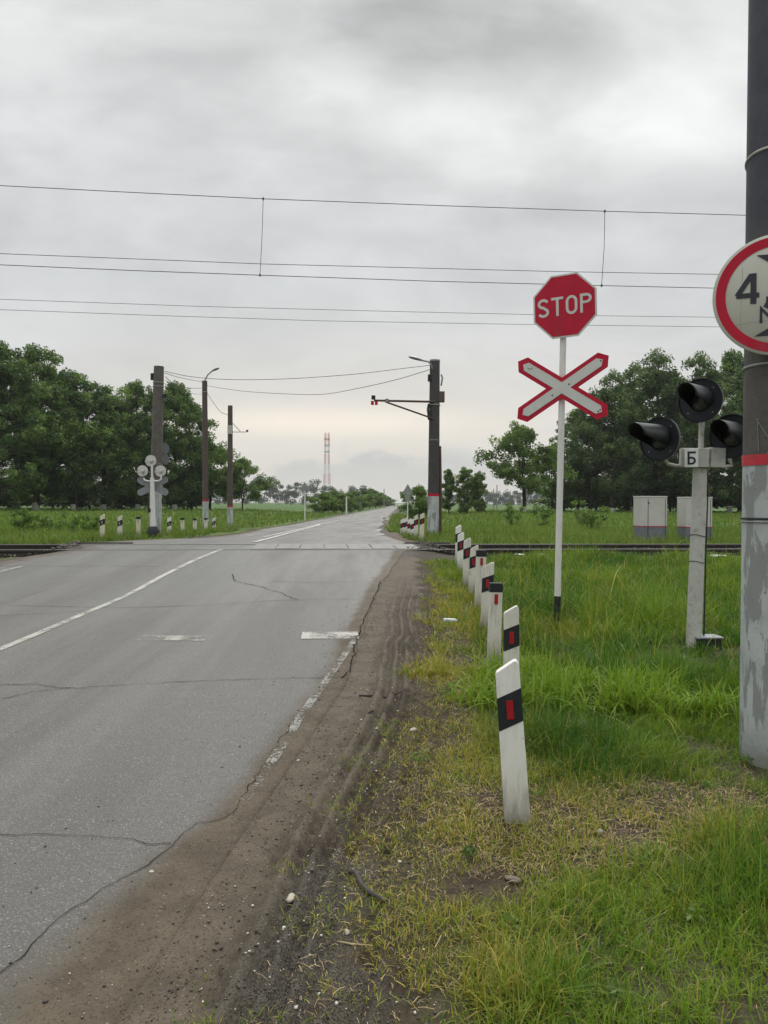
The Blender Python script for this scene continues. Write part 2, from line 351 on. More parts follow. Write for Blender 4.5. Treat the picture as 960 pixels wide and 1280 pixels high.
# ground
def mud_colour(N, geo):
    a = N.noise(geo, 5, 7, .65); n3 = N.noise(geo, 90, 4, .75); n4 = N.noise(geo, 38, 3, .7)
    c = N.mix(N.smooth(a, .3, .7), (.078, .062, .045), (.118, .097, .071))
    c = N.mix(N.m('MULTIPLY', N.smooth(n3, .52, .64), .75), c, (.035, .028, .020))
    c = N.mix(N.m('MULTIPLY', N.smooth(n4, .60, .66), .6), c, (.042, .034, .025))
    return N.mix(N.m('MULTIPLY', N.smooth(N.noise(geo, 75, 2, .6), .68, .74), .8), c, (.33, .30, .25))
def ground_mat():
    m, N = new_mat('ground_soil'); geo = N.node('ShaderNodeNewGeometry').outputs['Position']
    at = N.node('ShaderNodeAttribute', attribute_name='zone', attribute_type='GEOMETRY').outputs['Color']
    mud, grv, grn = N.node('ShaderNodeSeparateColor', {0: at}).outputs[:3]
    n1 = N.noise(geo, 1.3, 6, .6); n2 = N.noise(geo, 22, 6, .7); n3 = N.noise(geo, 140, 3, .7)
    soil = N.mix(N.smooth(n2, .3, .7), (.030, .023, .016), (.075, .058, .040))
    mudc = mud_colour(N, geo)
    grc = N.mix(N.smooth(n3, .4, .6), (.026, .023, .019), (.10, .088, .070))
    gr1 = N.mix(N.smooth(n1, .35, .65), (.05, .085, .02), (.095, .13, .035))
    sx, sy, sz = N.xyz(geo)
    dist = N.smooth(sy, 9, 30)
    c = N.mix(N.m('MULTIPLY', grn, N.m('ADD', .12, N.m('MULTIPLY', dist, .88))), soil, gr1)
    far = N.smooth(sy, 95, 150)
    fld = N.mix(N.smooth(N.noise(N.vec(N.m('MULTIPLY', sx, .25), sy, 0.0), .05, 5, .6), .35, .65), (.045, .095, .018), (.075, .125, .03))
    c = N.mix(far, c, fld)
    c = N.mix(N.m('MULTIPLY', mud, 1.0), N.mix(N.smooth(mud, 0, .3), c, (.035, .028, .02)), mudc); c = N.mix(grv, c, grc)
    finish(N, c, N.m('SUBTRACT', .85, N.m('MULTIPLY', mud, .18)), 0, N.m('ADD', n2, N.m('MULTIPLY', n3, .5)), .7, .012, .12); return m
def road_mat():
    m, N = new_mat('asphalt'); geo = N.node('ShaderNodeNewGeometry').outputs['Position']
    at = N.node('ShaderNodeAttribute', attribute_name='zone', attribute_type='GEOMETRY').outputs['Color']
    dirt, wet, oth = N.node('ShaderNodeSeparateColor', {0: at}).outputs[:3]
    x, y, z = N.xyz(geo)
    stv = N.vec(x, N.m('MULTIPLY', y, .16), 0.0)
    big = N.noise(stv, .9, 5, .6); ag = N.noise(geo, 70, 4, .8); ag2 = N.noise(geo, 120, 2, .7); md = N.noise(geo, 9, 6, .65)
    c = N.mix(N.smooth(big, .3, .7), (.066, .063, .056), (.104, .100, .090))
    c = N.mix(N.m('MULTIPLY', N.smooth(md, .35, .75), .45), c, (.066, .064, .058))
    trk = N.smooth(N.noise(N.vec(N.m('MULTIPLY', x, 1.6), N.m('MULTIPLY', y, .07), 5.0), 1.0, 5, .6, .3), .45, .62); c = N.mix(N.m('MULTIPLY', trk, .35), c, (.16, .155, .14))
    c = N.mix(N.m('MULTIPLY', N.smooth(ag, .35, .52), -.55), c, (.06, .06, .058)) if False else N.mix(N.m('MULTIPLY', N.smooth(ag, .55, .38), .75), c, (.055, .055, .052))
    c = N.mix(N.m('MULTIPLY', N.smooth(ag2, .59, .66), .8), c, (.30, .29, .26))
    patch = N.noise(N.vec(x, N.m('MULTIPLY', y, .5), 2.2), 1.1, 6, .62, .4)
    c = N.mix(N.m('MULTIPLY', N.smooth(patch, .56, .62), N.m('MULTIPLY', N.smooth(y, 7, 12), .35)), c, (.085, .082, .078))
    dn = N.m('ADD', dirt, N.m('MULTIPLY', N.m('SUBTRACT', N.noise(geo, 3.5, 8, .68), .5), .75))
    dn = N.m('MULTIPLY', N.smooth(dn, .25, .92), N.smooth(dirt, 0.02, .2))
    dc = mud_colour(N, geo)
    c = N.mix(dn, c, dc)
    rgh = N.m('SUBTRACT', .62, N.m('MULTIPLY', N.m('MULTIPLY', wet, N.smooth(big, .35, .65)), .30))
    rgh = N.m('ADD', rgh, N.m('MULTIPLY', dn, .12))
    finish(N, c, rgh, 0, N.m('ADD', ag, N.m('MULTIPLY', ag2, .4)), .6, .008, N.m('SUBTRACT', .5, N.m('MULTIPLY', dn, .38))); return m
def mark_mat(name, wear, c=(.62, .62, .58)):
    m, N = new_mat(name); geo = N.node('ShaderNodeNewGeometry').outputs['Position']
    n = N.m('ADD', N.m('MULTIPLY', N.noise(geo, 3.5, 5, .6), .45), N.m('MULTIPLY', N.noise(geo, 60, 5, .75), .55))
    a = N.smooth(n, wear-.03, wear+.04)
    finish(N, N.mix(N.noise(geo, 12, 5), c, tuple(v*.72 for v in c)), .55, 0, alpha=a); return m

# ------------------------------------------------------------------ setting: ground, road
def axis(segs):
    out = []
    for a, b, s in segs: out += list(np.arange(a, b, s))
    return np.array(out+[segs[-1][1]])
def grid(name, xs, ys, zf, mat, af):
    XX, YY = np.meshgrid(xs, ys); ZZ = zf(XX, YY)
    V = np.stack([XX, YY, ZZ], -1).reshape(-1, 3); nx = len(xs); ny = len(ys)
    i = np.arange((ny-1)*(nx-1)); r = i//(nx-1); c = i % (nx-1); b = r*nx+c
    Fc = np.stack([b, b+1, b+nx+1, b+nx], -1)
    return mesh_np(name, V, Fc, mat, None, True, {'zone': af(XX.ravel(), YY.ravel())})
GND = ground_mat()
def blobw(px, py, rx, ry):
    g = G(px, py, lambda X, Y: np.interp(tt(X, Y), *TV)); return (g[0], g[1], rx, ry)
def bl(X, Y, b): return np.exp(-(((X-b[0])/b[2])**2+((Y-b[1])/b[3])**2))
BARE = [blobw(760, 1035, .75, .28), blobw(690, 1075, .3, .14), blobw(860, 1000, .5, .2), blobw(620, 1000, .35, .15), blobw(545, 900, .25, .5), blobw(490, 1000, .18, .35), blobw(420, 1230, .22, .25), blobw(560, 1120, .1, .1), blobw(600, 1100, .12, .1), blobw(820, 950, .25, .15)]
YEL = [blobw(520, 1090, .55, .4), blobw(560, 960, .45, .7), blobw(480, 1220, .35, .25), blobw(580, 1200, .3, .2), blobw(760, 1020, .8, .4), blobw(545, 850, .35, 1.2), blobw(560, 760, .5, 2.5), blobw(700, 795, .3, .3)]
LUSH = [blobw(700, 930, .55, .35), blobw(850, 860, .9, .5), blobw(690, 1225, .14, .14), blobw(925, 1080, .2, .35), blobw(760, 770, 1.5, 1.0), blobw(640, 800, .4, .5)]
BROAD = [blobw(750, 880, .75, .28), blobw(650, 860, .25, .3), blobw(870, 890, .45, .25)]
def zone(X, Y):
    d = X-xr(Y); g = X-xg(Y); nz = (fbm(X, Y, 4, 3)-.5)
    mud = sstep(d, -.3, 0)*(1-sstep(g+nz*.5, -.12, .10))*(Y < 17)
    # bare track edge beside the far road
    mud = np.maximum(mud, (Y > 17)*(Y < 200)*sstep(d, -.2, .2)*(1-sstep(d+nz*2, .5, 1.6))*.9)
    dl = xl(Y)-X
    mud = np.maximum(mud, sstep(dl, -.3, .0)*(1-sstep(dl+nz*1.5, .3, .9))*(Y > 9)*(Y < 24)*.8)
    t = tt(X, Y); grv = sstep(t+nz+np.exp(-np.maximum(X-xr(Y), 0))*1.0, 15.0, 15.4)*(1-sstep(t+nz*.8, 17.7, 18.3))
    grv = np.maximum(grv, (Y < 3.3)*sstep(g, -.25, 0)*(1-sstep(g+nz, .15, .5)))
    ba = sum(bl(X, Y, b) for b in BARE)
    grn = np.clip(1-ba*1.1, 0, 1)*sstep(np.where(X > d*0+xr(Y), g, dl), 0, .6)
    mud = np.where((mud > .2) & (Y < 13), mud*(1+np.clip(rut(X, Y)*14, -.34, .1)), mud)  # rut grooves darker in colour: painted-in shade, together with wet compacted mud
    return np.stack([mud, np.clip(grv, 0, 1), grn], -1)
xs = axis([(-3000, -400, 200), (-400, -60, 12), (-60, -14, 1.2), (-14, -4, .25), (-4, -2.2, .12), (-2.2, 1.0, .018), (1.0, 3.6, .04), (3.6, 9, .12), (9, 20, .4), (20, 80, 1.5), (80, 400, 15), (400, 3000, 200)])
ys = axis([(-300, -10, 30), (-10, 1.6, .5), (1.6, 7.5, .03), (7.5, 20, .09), (20, 40, .4), (40, 130, 1.5), (130, 400, 8), (400, 5000, 150)])
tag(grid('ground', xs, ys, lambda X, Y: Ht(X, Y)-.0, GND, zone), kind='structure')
us = np.r_[np.linspace(0, .1, 6), np.linspace(.1, .8, 22)[1:], np.linspace(.8, 1, 30)[1:]]
yr = axis([(-10, 1.6, .4), (1.6, 8, .05), (8, 25, .08), (25, 60, .5), (60, 200, 2), (200, 900, 20)])
Yg = np.repeat(yr[:, None], len(us), 1); Xg = xl(yr)[:, None]+(xr(yr)-xl(yr))[:, None]*us[None]
V = np.stack([Xg, Yg, Hr(Xg, Yg)+(fbm(Xg, Yg, 3, .8)-.5)*.006], -1)
# edges turned down so that the asphalt has a thickness
for e, s in ((0, -.01), (-1, .01)):
    ex = V[:, e].copy(); ex[:, 2] -= .09; ex[:, 0] += s; V = np.concatenate([ex[:, None], V], 1) if e == 0 else np.concatenate([V, ex[:, None]], 1)
nx = V.shape[1]; ny = V.shape[0]; i = np.arange((ny-1)*(nx-1)); b = (i//(nx-1))*nx+i % (nx-1)
Vf = V.reshape(-1, 3)
crk = np.array([G(x, y) for x, y in [(0, 1215), (60, 1165), (120, 1120), (180, 1085), (235, 1042), (290, 1015), (340, 950), (400, 860), (430, 800), (470, 740), (490, 700)]])
def road_zone(X, Y):
    cx = np.interp(Y, crk[:, 1], crk[:, 0]); d = X-cx
    dirt = sstep(d, -.38, .45)*(.55+.32*(1-sstep(Y, 3.5, 6.5)))+sstep(X-xr(Y), -.22, 0)*.5
    dirt = dirt+.6*sstep(X-xr(Y), -.45, 0); dirt = np.clip(dirt, 0, 1.3)*np.where(Y > 18, .5, 1)
    dirt = np.maximum(dirt, .75*(1-sstep(X-xl(Y), .1, .8))*(Y > 10))
    wet = sstep(Y, 7, 12)
    return np.stack([dirt, wet, wet*0], -1)
tag(mesh_np('road', Vf, np.stack([b, b+1, b+nx+1, b+nx], -1), road_mat(), None, True, {'zone': road_zone(Vf[:, 0], Vf[:, 1])}), kind='structure')

def strip(pts, wd, off, step=.12, jit=0, wj=0, seed=1):
    """flat ribbon laid on the road through world points"""
    pts = np.array(pts, float); sg = np.r_[0, np.cumsum(np.hypot(*np.diff(pts, axis=0).T))]; n = max(2, int(sg[-1]/step)+1)
    s = np.linspace(0, sg[-1], n); x = np.interp(s, sg, pts[:, 0]); y = np.interp(s, sg, pts[:, 1])
    if jit: x = x+(fbm(s, s*0+seed, 4, 2.5)-.5)*jit; y = y+(fbm(s, s*0+seed+5, 4, 2.5)-.5)*jit; x = x+(fbm(s, s*0+seed, 3, 14)-.5)*jit*.6; y = y+(fbm(s, s*0+seed+3, 3, 14)-.5)*jit*.6
    tx = np.gradient(x); ty = np.gradient(y); l = np.hypot(tx, ty)+1e-9; nxx = -ty/l; nyy = tx/l
    wv = wd*(1+wj*(fbm(s, s*0+seed+9, 3, 5)-.5)*2)/2
    A = np.stack([x+nxx*wv, y+nyy*wv], -1); B = np.stack([x-nxx*wv, y-nyy*wv], -1)
    V = np.concatenate([A, B]); z = Hr(V[:, 0], V[:, 1])+(fbm(V[:, 0], V[:, 1], 3, .8)-.5)*.006+off+.0002*V[:, 1]
    i = np.arange(n-1); return np.c_[V, z], np.stack([i+n, i+1+n, i+1, i], -1)
def strips(name, lst, mat, kind='structure'):
    Vs = []; Fs = []; k = 0
    for V, Fc in lst: Vs.append(V); Fs.append(Fc+k); k += len(V)
    return tag(mesh_np(name, np.concatenate(Vs), np.concatenate(Fs), mat), kind=kind)
GP = lambda L_: [G(*p) for p in L_]
mk1 = mark_mat('line_paint', .455, (.42, .415, .37)); mk2 = mark_mat('worn_line_paint', .495, (.36, .35, .31)); mk3 = mark_mat('faded_line_paint', .53, (.48, .47, .43))
strips('centre_line', [strip(GP([(-60, 838), (0, 812), (60, 787), (130, 757), (200, 722), (240, 702), (277, 687.5)]), .088, .004)], mk1)
strips('edge_line', [strip(GP([(444, 800), (415, 842), (380, 890)]), .06, .004)], mark_mat('edge_paint', .51, (.24, .235, .21)))
strips('worn_edge_line', [strip(GP([(380, 890), (345, 945), (315, 988), (285, 1030)]), .06, .004)], mark_mat('worn_edge_paint', .52, (.25, .245, .22)))
def quad_strip(a, b, wd): return strip(GP([a, b]), wd, .004)
strips('stop_line', [quad_strip((377, 795), (448, 794.5), .34)], mark_mat('stop_paint', .475, (.40, .39, .35)))
strips('worn_stop_line', [quad_strip((175, 798), (258, 798.5), .24)], mk2)
strips('faded_stop_line', [quad_strip((60, 799), (175, 798), .2), quad_strip((258, 798.5), (375, 796), .2)], mark_mat('ghost_paint', .62, (.3, .3, .28)))
strips('far_centre_lines', [strip(GP([(318, 678), (351, 669.5), (400, 656), (453, 643.5), (478, 636.5)]), .14, .01), strip(GP([(330, 671.5), (365, 664), (400, 655)]), .12, .01)], mark_mat('far_paint', .46, (.55, .54, .5)))
strips('far_edge_line', [strip(GP([(327, 663.5), (345, 660), (400, 650)]), .14, .01), strip(GP([(305, 670), (316, 669)]), .5, .01)], mark_mat('far_paint2', .5, (.5, .5, .46)))
strips('left_edge_line', [strip(GP([(-30, 722), (0, 715), (27, 708.5)]), .1, .004)], mk2)
CRK = pm('crack_dark', (.018, .017, .015), None, 9, 1.0, bs=0, spec=0)
cr = [[(-20, 858), (40, 856), (95, 862), (150, 857), (260, 852), (340, 849), (428, 847)], [(10, 757), (125, 760), (165, 760), (260, 757), (310, 754), (350, 751), (470, 749)],
      [(290, 718), (292, 726), (330, 735), (350, 741), (372, 750)], [(0, 708), (120, 708), (200, 709)], [(340, 727), (400, 729), (470, 727)],
      [(-20, 1050), (50, 1045), (100, 1044), (140, 1048), (180, 1055), (215, 1060)], [(-20, 1232), (60, 1165), (120, 1120), (180, 1085), (215, 1060), (245, 1032), (285, 1025)],
      [(477, 726), (469, 745), (451, 785), (436, 840), (428, 848)], [(0, 770), (60, 768), (120, 763)], [(0, 875), (40, 866), (90, 861)], [(285, 1025), (310, 990), (350, 930), (372, 900)]]
wd = [.006, .008, .010, .008, .007, .0045, .0035, .009, .007, .006, .004]
strips('road_cracks', [strip(GP(c_), w_, .0045, .025, .07, .9, i*3.1) for i, (c_, w_) in enumerate(zip(cr, wd))], CRK)
WATER = pm('puddle_water', (.05, .048, .042), None, 4, .06, bs=.0)
pud = []
for j, (a_, b_, w_) in enumerate([((474.5, 657.5), (477, 655), .3), ((472, 664), (475, 662), .25), ((455, 671.5), (468, 671.2), .35), ((481, 650), (484, 647), .6), ((472, 670), (478, 668), .3)]):
    g0, g1 = G(*a_), G(*b_); c_ = (g0+g1)/2; L_ = np.hypot(*(g1-g0))/2; an = math.atan2(*(g1-g0)[::-1]); n = 28
    th = np.linspace(0, 2*np.pi, n, endpoint=False); rr = 1+.5*(fbm(np.cos(th)*1.5+j*5, np.sin(th)*1.5, 3)-.5)
    px_ = np.cos(th)*L_*rr; py_ = np.sin(th)*w_/2*rr; X_ = c_[0]+px_*math.cos(an)-py_*math.sin(an); Y_ = c_[1]+px_*math.sin(an)+py_*math.cos(an)
    zc = float(Hr(c_[0], c_[1]))+.02; Vp = np.r_[[[c_[0], c_[1], zc]], np.c_[X_, Y_, np.full(n, zc)]]
    pud.append((Vp, np.array([[0, k+1, (k+1) % n+1] for k in range(n)])))
strips('puddles', pud, WATER)

# ------------------------------------------------------------------ railway
adir = math.atan(SL); ux, uy = math.cos(adir), math.sin(adir)
rot = empty('railway_track', (0, 16.26, 0), 'single railway track with dark rails crossing the road on ballast', 'railway track', rot=(0, 0, adir))
def rail_prof(zt): return [(-.065, zt-.18), (.065, zt-.18), (.065, zt-.165), (.012, zt-.15), (.01, zt-.05), (.036, zt-.04), (.036, zt-.006), (-.036, zt-.006), (-.036, zt-.04), (-.01, zt-.05), (-.012, zt-.15), (-.065, zt-.165)]
def sweep_x(prof, y, x0, x1):
    m = MB(); n = len(prof); vs = [(x0, y+a, b) for a, b in prof]+[(x1, y+a, b) for a, b in prof]
    return m.add(vs, [tuple(range(n))[::-1], tuple(range(n, 2*n))]+[(i, (i+1) % n, (i+1) % n+n, i+n) for i in range(n)])
for y, z in ((-.76, .563), (.76, .583)):
    rl = sweep_x(rail_prof(z), y, -200, 200).build('rail', RAIL_SIDE, rot)
    MB().box((0, y, z-.003), (400, .062, .0065)).build('rail_head', RAIL_TOP, rl)
for x0, x1 in ((-6.9, -5.5), (.6, 1.65)):
    sweep_x(rail_prof(.60), 1.35, x0, x1).build('guard_rail', RAIL_SIDE, rot)
sl0 = None
for i in range(-36, 38):
    x = i*.55
    if -6.2 < x < .4: continue
    if sl0 is None: sl0 = sl = MB().box((0, 0, .36), (.26, 2.7, .12)).build('sleeper', SLEEPER, rot, bevel=.01)
    else: sl = sl0.copy(); col.objects.link(sl)
    sl.location.x = x
# ballast
nb = 9000; bx = rng.uniform(-22, 22, nb); bt = rng.uniform(-1.1, 1.5, nb); wx = bx*ux-bt*uy; wy = 16.26+bx*uy+bt*ux
ok = (wx > xr(wy)+.02) | (wx < xl(wy)-.02); wx, wy, bt = wx[ok], wy[ok], bt[ok]
base8 = np.array([(sx, sy, sz) for sz in (-1, 1) for sx, sy in ((-1, -1), (1, -1), (1, 1), (-1, 1))], float)*.58
cf = np.array([(0, 3, 2, 1), (4, 5, 6, 7), (0, 1, 5, 4), (1, 2, 6, 5), (2, 3, 7, 6), (3, 0, 4, 7)])
def stones(name, X, Y, Z0, size, mat, sd=1, flat=.7):
    r = np.random.default_rng(sd); n = len(X); V = base8[None]*(1+r.uniform(-.45, .45, (n, 8, 3)))*np.asarray(size)[:, None, None]
    V[:, :, 2] *= flat; a = r.uniform(0, 6.28, n); ca, sa = np.cos(a)[:, None], np.sin(a)[:, None]
    x = V[:, :, 0]*ca-V[:, :, 1]*sa; y = V[:, :, 0]*sa+V[:, :, 1]*ca
    V = np.stack([x+X[:, None], y+Y[:, None], V[:, :, 2]+Z0[:, None]], -1).reshape(-1, 3)
    Fc = (cf[None]+(np.arange(n)*8)[:, None, None]).reshape(-1, 4)
    tint = np.repeat(r.random((n, 3)), 8, 0); return mesh_np(name, V, Fc, mat, None, False, {'tint': tint})
def stone_mat(name, a, b, c3):
    m, N = new_mat(name); at = N.node('ShaderNodeAttribute', attribute_name='tint', attribute_type='GEOMETRY').outputs['Color']
    r, g, bb = N.node('ShaderNodeSeparateColor', {0: at}).outputs[:3]; c = N.mix(r, a, b); c = N.mix(N.smooth(g, .86, .9), c, c3)
    finish(N, c, .8, 0, N.noise(N.node('ShaderNodeNewGeometry').outputs['Position'], 120, 3), .3, .004); return m
bz = Ht(wx, wy)+.02-.0*bt+.05*(np.abs(bt) < 1.3)
tag(stones('ballast', wx, wy, bz, rng.uniform(.012, .03, len(wx)), stone_mat('ballast_stone', (.06, .055, .05), (.16, .145, .125), (.25, .23, .2)), 3), kind='stuff')
# concrete slabs between the rails
sl_lab = empty
for k in range(7):
    a0 = Xat(318, 16.2)+k*.50*.98
    o = MB().box((0, 0, -.04), (.478, 1.36, .1)).build('crossing_slab', CONC_SLAB, bevel=.008)
    xx = a0+.25; yy_ = 16.26+SL*xx; o.location = (xx, yy_, .572+rnd.uniform(-.004, .004)+.004*(k % 2)); o.rotation_euler = (R(.75), 0, adir+R(rnd.uniform(-1.2, 1.2)))
    tag(o, 'grey concrete slab between the rails, number %s of the row counted from the right road edge' % ['seven', 'six', 'five', 'four', 'three', 'two', 'one'][k], 'concrete slab', 'concrete slabs between the rails')

# ------------------------------------------------------------------ guideposts
def make_post(wd_=.115, hgt=.78, kind='slant', body=None, front_red=True, h0=None):
    """returns list of (name, meshobject) built under a fresh empty"""
    body = body or W_WOOD
    e = bpy.data.objects.new('guidepost', None); e.empty_display_size = .2; link(e)
    a = wd_/2; dp = .055
    if kind == 'slant':
        s = wd_*.42
        poly = [(-a*1.1, -.12), (a*1.1, -.12), (a, hgt-.018), (a*.80, hgt-.002), (a*.55, hgt-.004), (-a*.90, hgt-s-.006), (-a, hgt-s-.02)]
        MB().prism(poly, -dp/2, dp/2).build('post_body', body, e, bevel=.003)
        b1 = hgt-.13; bh = .155
        MB().prism([(-a-.002, b1-bh-s), (a+.002, b1-bh), (a+.002, b1), (-a-.002, b1-s)], -dp/2-.002, dp/2+.002).build('black_band', BLACK, e)
        zc = b1-bh/2-s/2
    else:
        MB().prism([(-a*1.05, -.12), (a*1.05, -.12), (a, hgt), (-a, hgt)], -dp/2, dp/2).build('post_body', body, e, bevel=.003)
        MB().prism([(-a-.002, hgt-.075), (a+.002, hgt-.075), (a+.002, hgt+.003), (-a-.002, hgt+.003)], -dp/2-.002, dp/2+.002).build('black_band', BLACK, e)
        zc = hgt-.135
    MB().box((0, -dp/2-.004, zc), (.032, .006, .088)).build('reflector', RED_REF if front_red else GREY_REF, e, bevel=.001)
    return e
GH = lambda X, Y: float(Ht(np.array([X]), np.array([Y]))[0])
ordn = ['first', 'second', 'third', 'fourth', 'fifth', 'sixth', 'seventh', 'eighth', 'ninth']
NP = [  # px at top centre, depth, height, kind, body, lean
 (634, 3.63, .765, 'slant', W_PLASTIC, -4.2, 1030), (639, 5.55, .80, 'slant', W_WOOD, -.5, None), (620, 6.65, .84, 'cap', W_WOOD, 1.2, None), (611, 8.2, .87, 'slant', W_WOOD, 1.5, None),
 (601.5, 9.3, .80, 'cap', W_WOOD, 1.5, None), (593, 10.4, .80, 'slant', W_WOOD, 2, None), (584, 11.5, .80, 'slant', W_WOOD, 1, None), (576, 13.0, .80, 'slant', W_PLASTIC, 1, None), (572.5, 14.2, .83, 'slant', W_PLASTIC, 0, None)]
desc = {'slant': 'white guidepost with diagonal black band', 'cap': 'white guidepost with flat black cap'}
for i, (px, Yd, h_, kd, bm_, lean, pb) in enumerate(NP):
    # foot under the top once the lean is taken off
    topx = Xat(px, Yd, 740); fx = topx-math.sin(R(lean))*h_; z = GH(fx, Yd)
    ty = [825, 757, 729, 702, 688, 681, 672, 665, 656][i]; zt = P(px, ty, Yd).z; h_ = max(.6, zt-z)
    e = make_post([.112, .106, .108, .118, .115, .108, .108, .105, .10][i], h_, kd, bm_)
    e.location = (fx, Yd, z); e.rotation_euler = (R(rnd.uniform(-1, 1)), R(lean), math.atan2(fx, -Yd)*-0.0+R([-6, -4, 6, -14, 8, -10, -5, 0, 4][i]))
    lab = ['clean %s leaning left, nearest to the viewer', 'weathered grey-white guidepost with chipped slanted top, right behind the nearest one'][i] if i < 2 else None
    if lab and '%s' in lab: lab = lab % desc[kd]
    tag(e, lab or '%s, %s in the near row by the verge' % (desc[kd], ordn[i]), 'guidepost', 'guideposts along the near verge')
def quick(px, pt, pb, Yd, kd, body, red, lean, lab, grp, w_=.12):
    X_ = Xat(px, Yd, pb); z = GH(X_, Yd); zt = P(px, pt, Yd).z
    e = make_post(w_, max(.55, zt-z), kd, body, red); e.location = (X_, Yd, z); e.rotation_euler = (0, R(lean), R(rnd.uniform(-8, 8)))
    tag(e, lab, 'guidepost', grp)
FL = [(128, 642.5, 675, 21.4, 'slant', W_YEL, 0), (150, 644, 674, 22.2, 'slant', W_WOOD, 0), (173, 646, 673, 23.2, 'cap', W_YEL, 0), (196, 647.5, 672, 24.4, 'cap', W_WOOD, 1), (211.5, 646, 672, 25.2, 'slant', W_PLASTIC, 0),
      (228, 648, 671, 26.2, 'cap', W_YEL, 0), (243.5, 648, 671, 27.2, 'cap', W_WOOD, 0), (257, 650, 669, 28.6, 'cap', W_WOOD, 1), (267.5, 648, 668, 30, 'slant', W_WOOD, -1)]
for i, (px, pt, pb, Yd, kd, bm_, ln) in enumerate(FL):
    quick(px, pt, pb, Yd, kd, bm_, False, ln, '%s guidepost, %s from the left in the far row beyond the track' % ('short slanted black-banded' if kd == 'slant' else 'short flat black-capped', ordn[i]), 'guideposts left of the far road')
FR = [(503, 648, 671, 25.5, 'slant', W_PLASTIC), (508, 646.5, 671.5, 24.8, 'slant', W_PLASTIC), (511.5, 648, 672, 24.0, 'slant', W_PLASTIC), (515.5, 648.5, 672.5, 23.2, 'slant', W_PLASTIC), (520, 643, 673, 22.2, 'slant', W_WOOD), (527, 641, 674, 21.2, 'slant', W_YEL)]
for i, (px, pt, pb, Yd, kd, bm_) in enumerate(FR):
    quick(px, pt, pb, Yd, kd, bm_, True, rnd.uniform(-2, 2), 'white guidepost with diagonal black band in the tight far row, %s from its left end' % ordn[i], 'guideposts right of the far road')

# ------------------------------------------------------------------ signs
def arc(cx, cy, rx, ry, a0, a1, n=10): return [(cx+rx*math.cos(R(a0+(a1-a0)*i/n)), cy+ry*math.sin(R(a0+(a1-a0)*i/n))) for i in range(n+1)]
def letters(mb, txt, x0, z0, h, w_, gap, st, y0, y1):
    for ch in txt:
        hw = w_/2; cx = x0+hw
        if ch == 'S':
            q = h/4; rr = hw-st/2
            pts = arc(cx, z0+3*q-st/8, rr, q-st*.38, 20, 270, 12)+arc(cx, z0+q+st/8, rr, q-st*.38, 90, -160, 12)
            pts = pts[:13]+pts[14:]
            mb.ribbon(pts, st, y0, y1)
        elif ch == 'T':
            mb.ribbon([(cx, z0), (cx, z0+h-st)], st, y0, y1); mb.ribbon([(x0-st*.1, z0+h-st/2), (x0+w_+st*.1, z0+h-st/2)], st, y0, y1)
        elif ch == 'O':
            r_x = hw-st/2; r_z = h/2-st/2; p = arc(cx, z0+h-st/2-r_x*1.1, r_x, r_x*1.1, 0, 180, 12)+arc(cx, z0+st/2+r_x*1.1, r_x, r_x*1.1, 180, 360, 12)
            p.append(p[0]); mb.ribbon(p, st, y0, y1)
        elif ch == 'P':
            mb.ribbon([(x0+st/2, z0), (x0+st/2, z0+h)], st, y0, y1)
            bh = h*.52; mb.ribbon([(x0+st, z0+h-st/2), (cx, z0+h-st/2)]+arc(cx, z0+h-bh/2, hw-st/2, bh/2-st/2, 90, -90, 10)[1:]+[(x0+st, z0+h-bh+st/2)], st, y0, y1)
        elif ch == 'B':   # Cyrillic Be
            mb.ribbon([(x0+st/2, z0), (x0+st/2, z0+h)], st, y0, y1); mb.ribbon([(x0+st, z0+h-st/2), (x0+w_, z0+h-st/2)], st, y0, y1)
            bh = h*.60; mb.ribbon([(x0+st, z0+bh-st/2), (cx, z0+bh-st/2)]+arc(cx, z0+bh/2, hw-st/2, bh/2-st/2, 90, -90, 10)[1:]+[(x0+st, z0+st/2)], st, y0, y1)
        elif ch == '4':
            mb.ribbon([(x0+w_*.98, z0+h*.28), (x0+st*.2, z0+h*.28)], st, y0, y1); mb.ribbon([(x0+w_*.74, z0), (x0+w_*.74, z0+h)], st*1.12, y0-.0004, y1)
            mb.ribbon([(x0+st*.35, z0+h*.28), (x0+w_*.66, z0+h*.96)], st, y0-.0008, y1)
        elif ch == '5':
            mb.ribbon([(x0+w_*.95, z0+h-st/2), (x0+st*.8, z0+h-st/2), (x0+st*.5, z0+h*.52), (cx, z0+h*.6)]+arc(cx, z0+h*.31, hw-st/2, h*.31-st/2, 80, -150, 12), st, y0, y1)
        elif ch == ',':
            mb.ribbon([(x0+w_*.5, z0+st*1.3), (x0+w_*.5, z0), (x0, z0-st*1.1)], st*1.15, y0, y1)
        elif ch == 'M':
            mb.ribbon([(x0+st/2, z0), (x0+st/2, z0+h), (cx, z0+h*.3), (x0+w_-st/2, z0+h), (x0+w_-st/2, z0)], st, y0, y1)
        x0 += w_+gap
def ngon(n, r, a0=0, cx=0, cz=0): return [(cx+r*math.cos(R(a0)+2*math.pi*i/n), cz+r*math.sin(R(a0)+2*math.pi*i/n)) for i in range(n)]
YS = 8.25
sx_ = Xat(696, YS, 790); sz_ = GH(sx_, YS)
ss = empty('stop_sign', (sx_, YS, sz_), 'tall white pole with red octagonal STOP plate above a red and white crossbuck', 'road sign', rot=(0, R(.85), 0))
ptop = P(703, 428, YS).z-sz_
pl = MB().tube([(0, 0, .35), (0, 0, ptop+.62)], .034, 20).build('pole', W_POLE, ss, smooth=True)
MB().tube([(0, 0, -.1), (0, 0, .352)], .0355, 20).build('pole_foot', BLACK, ss, smooth=True)
zc = P(704, 384, YS).z-sz_
pe = Matrix.Translation((0, 0, zc))
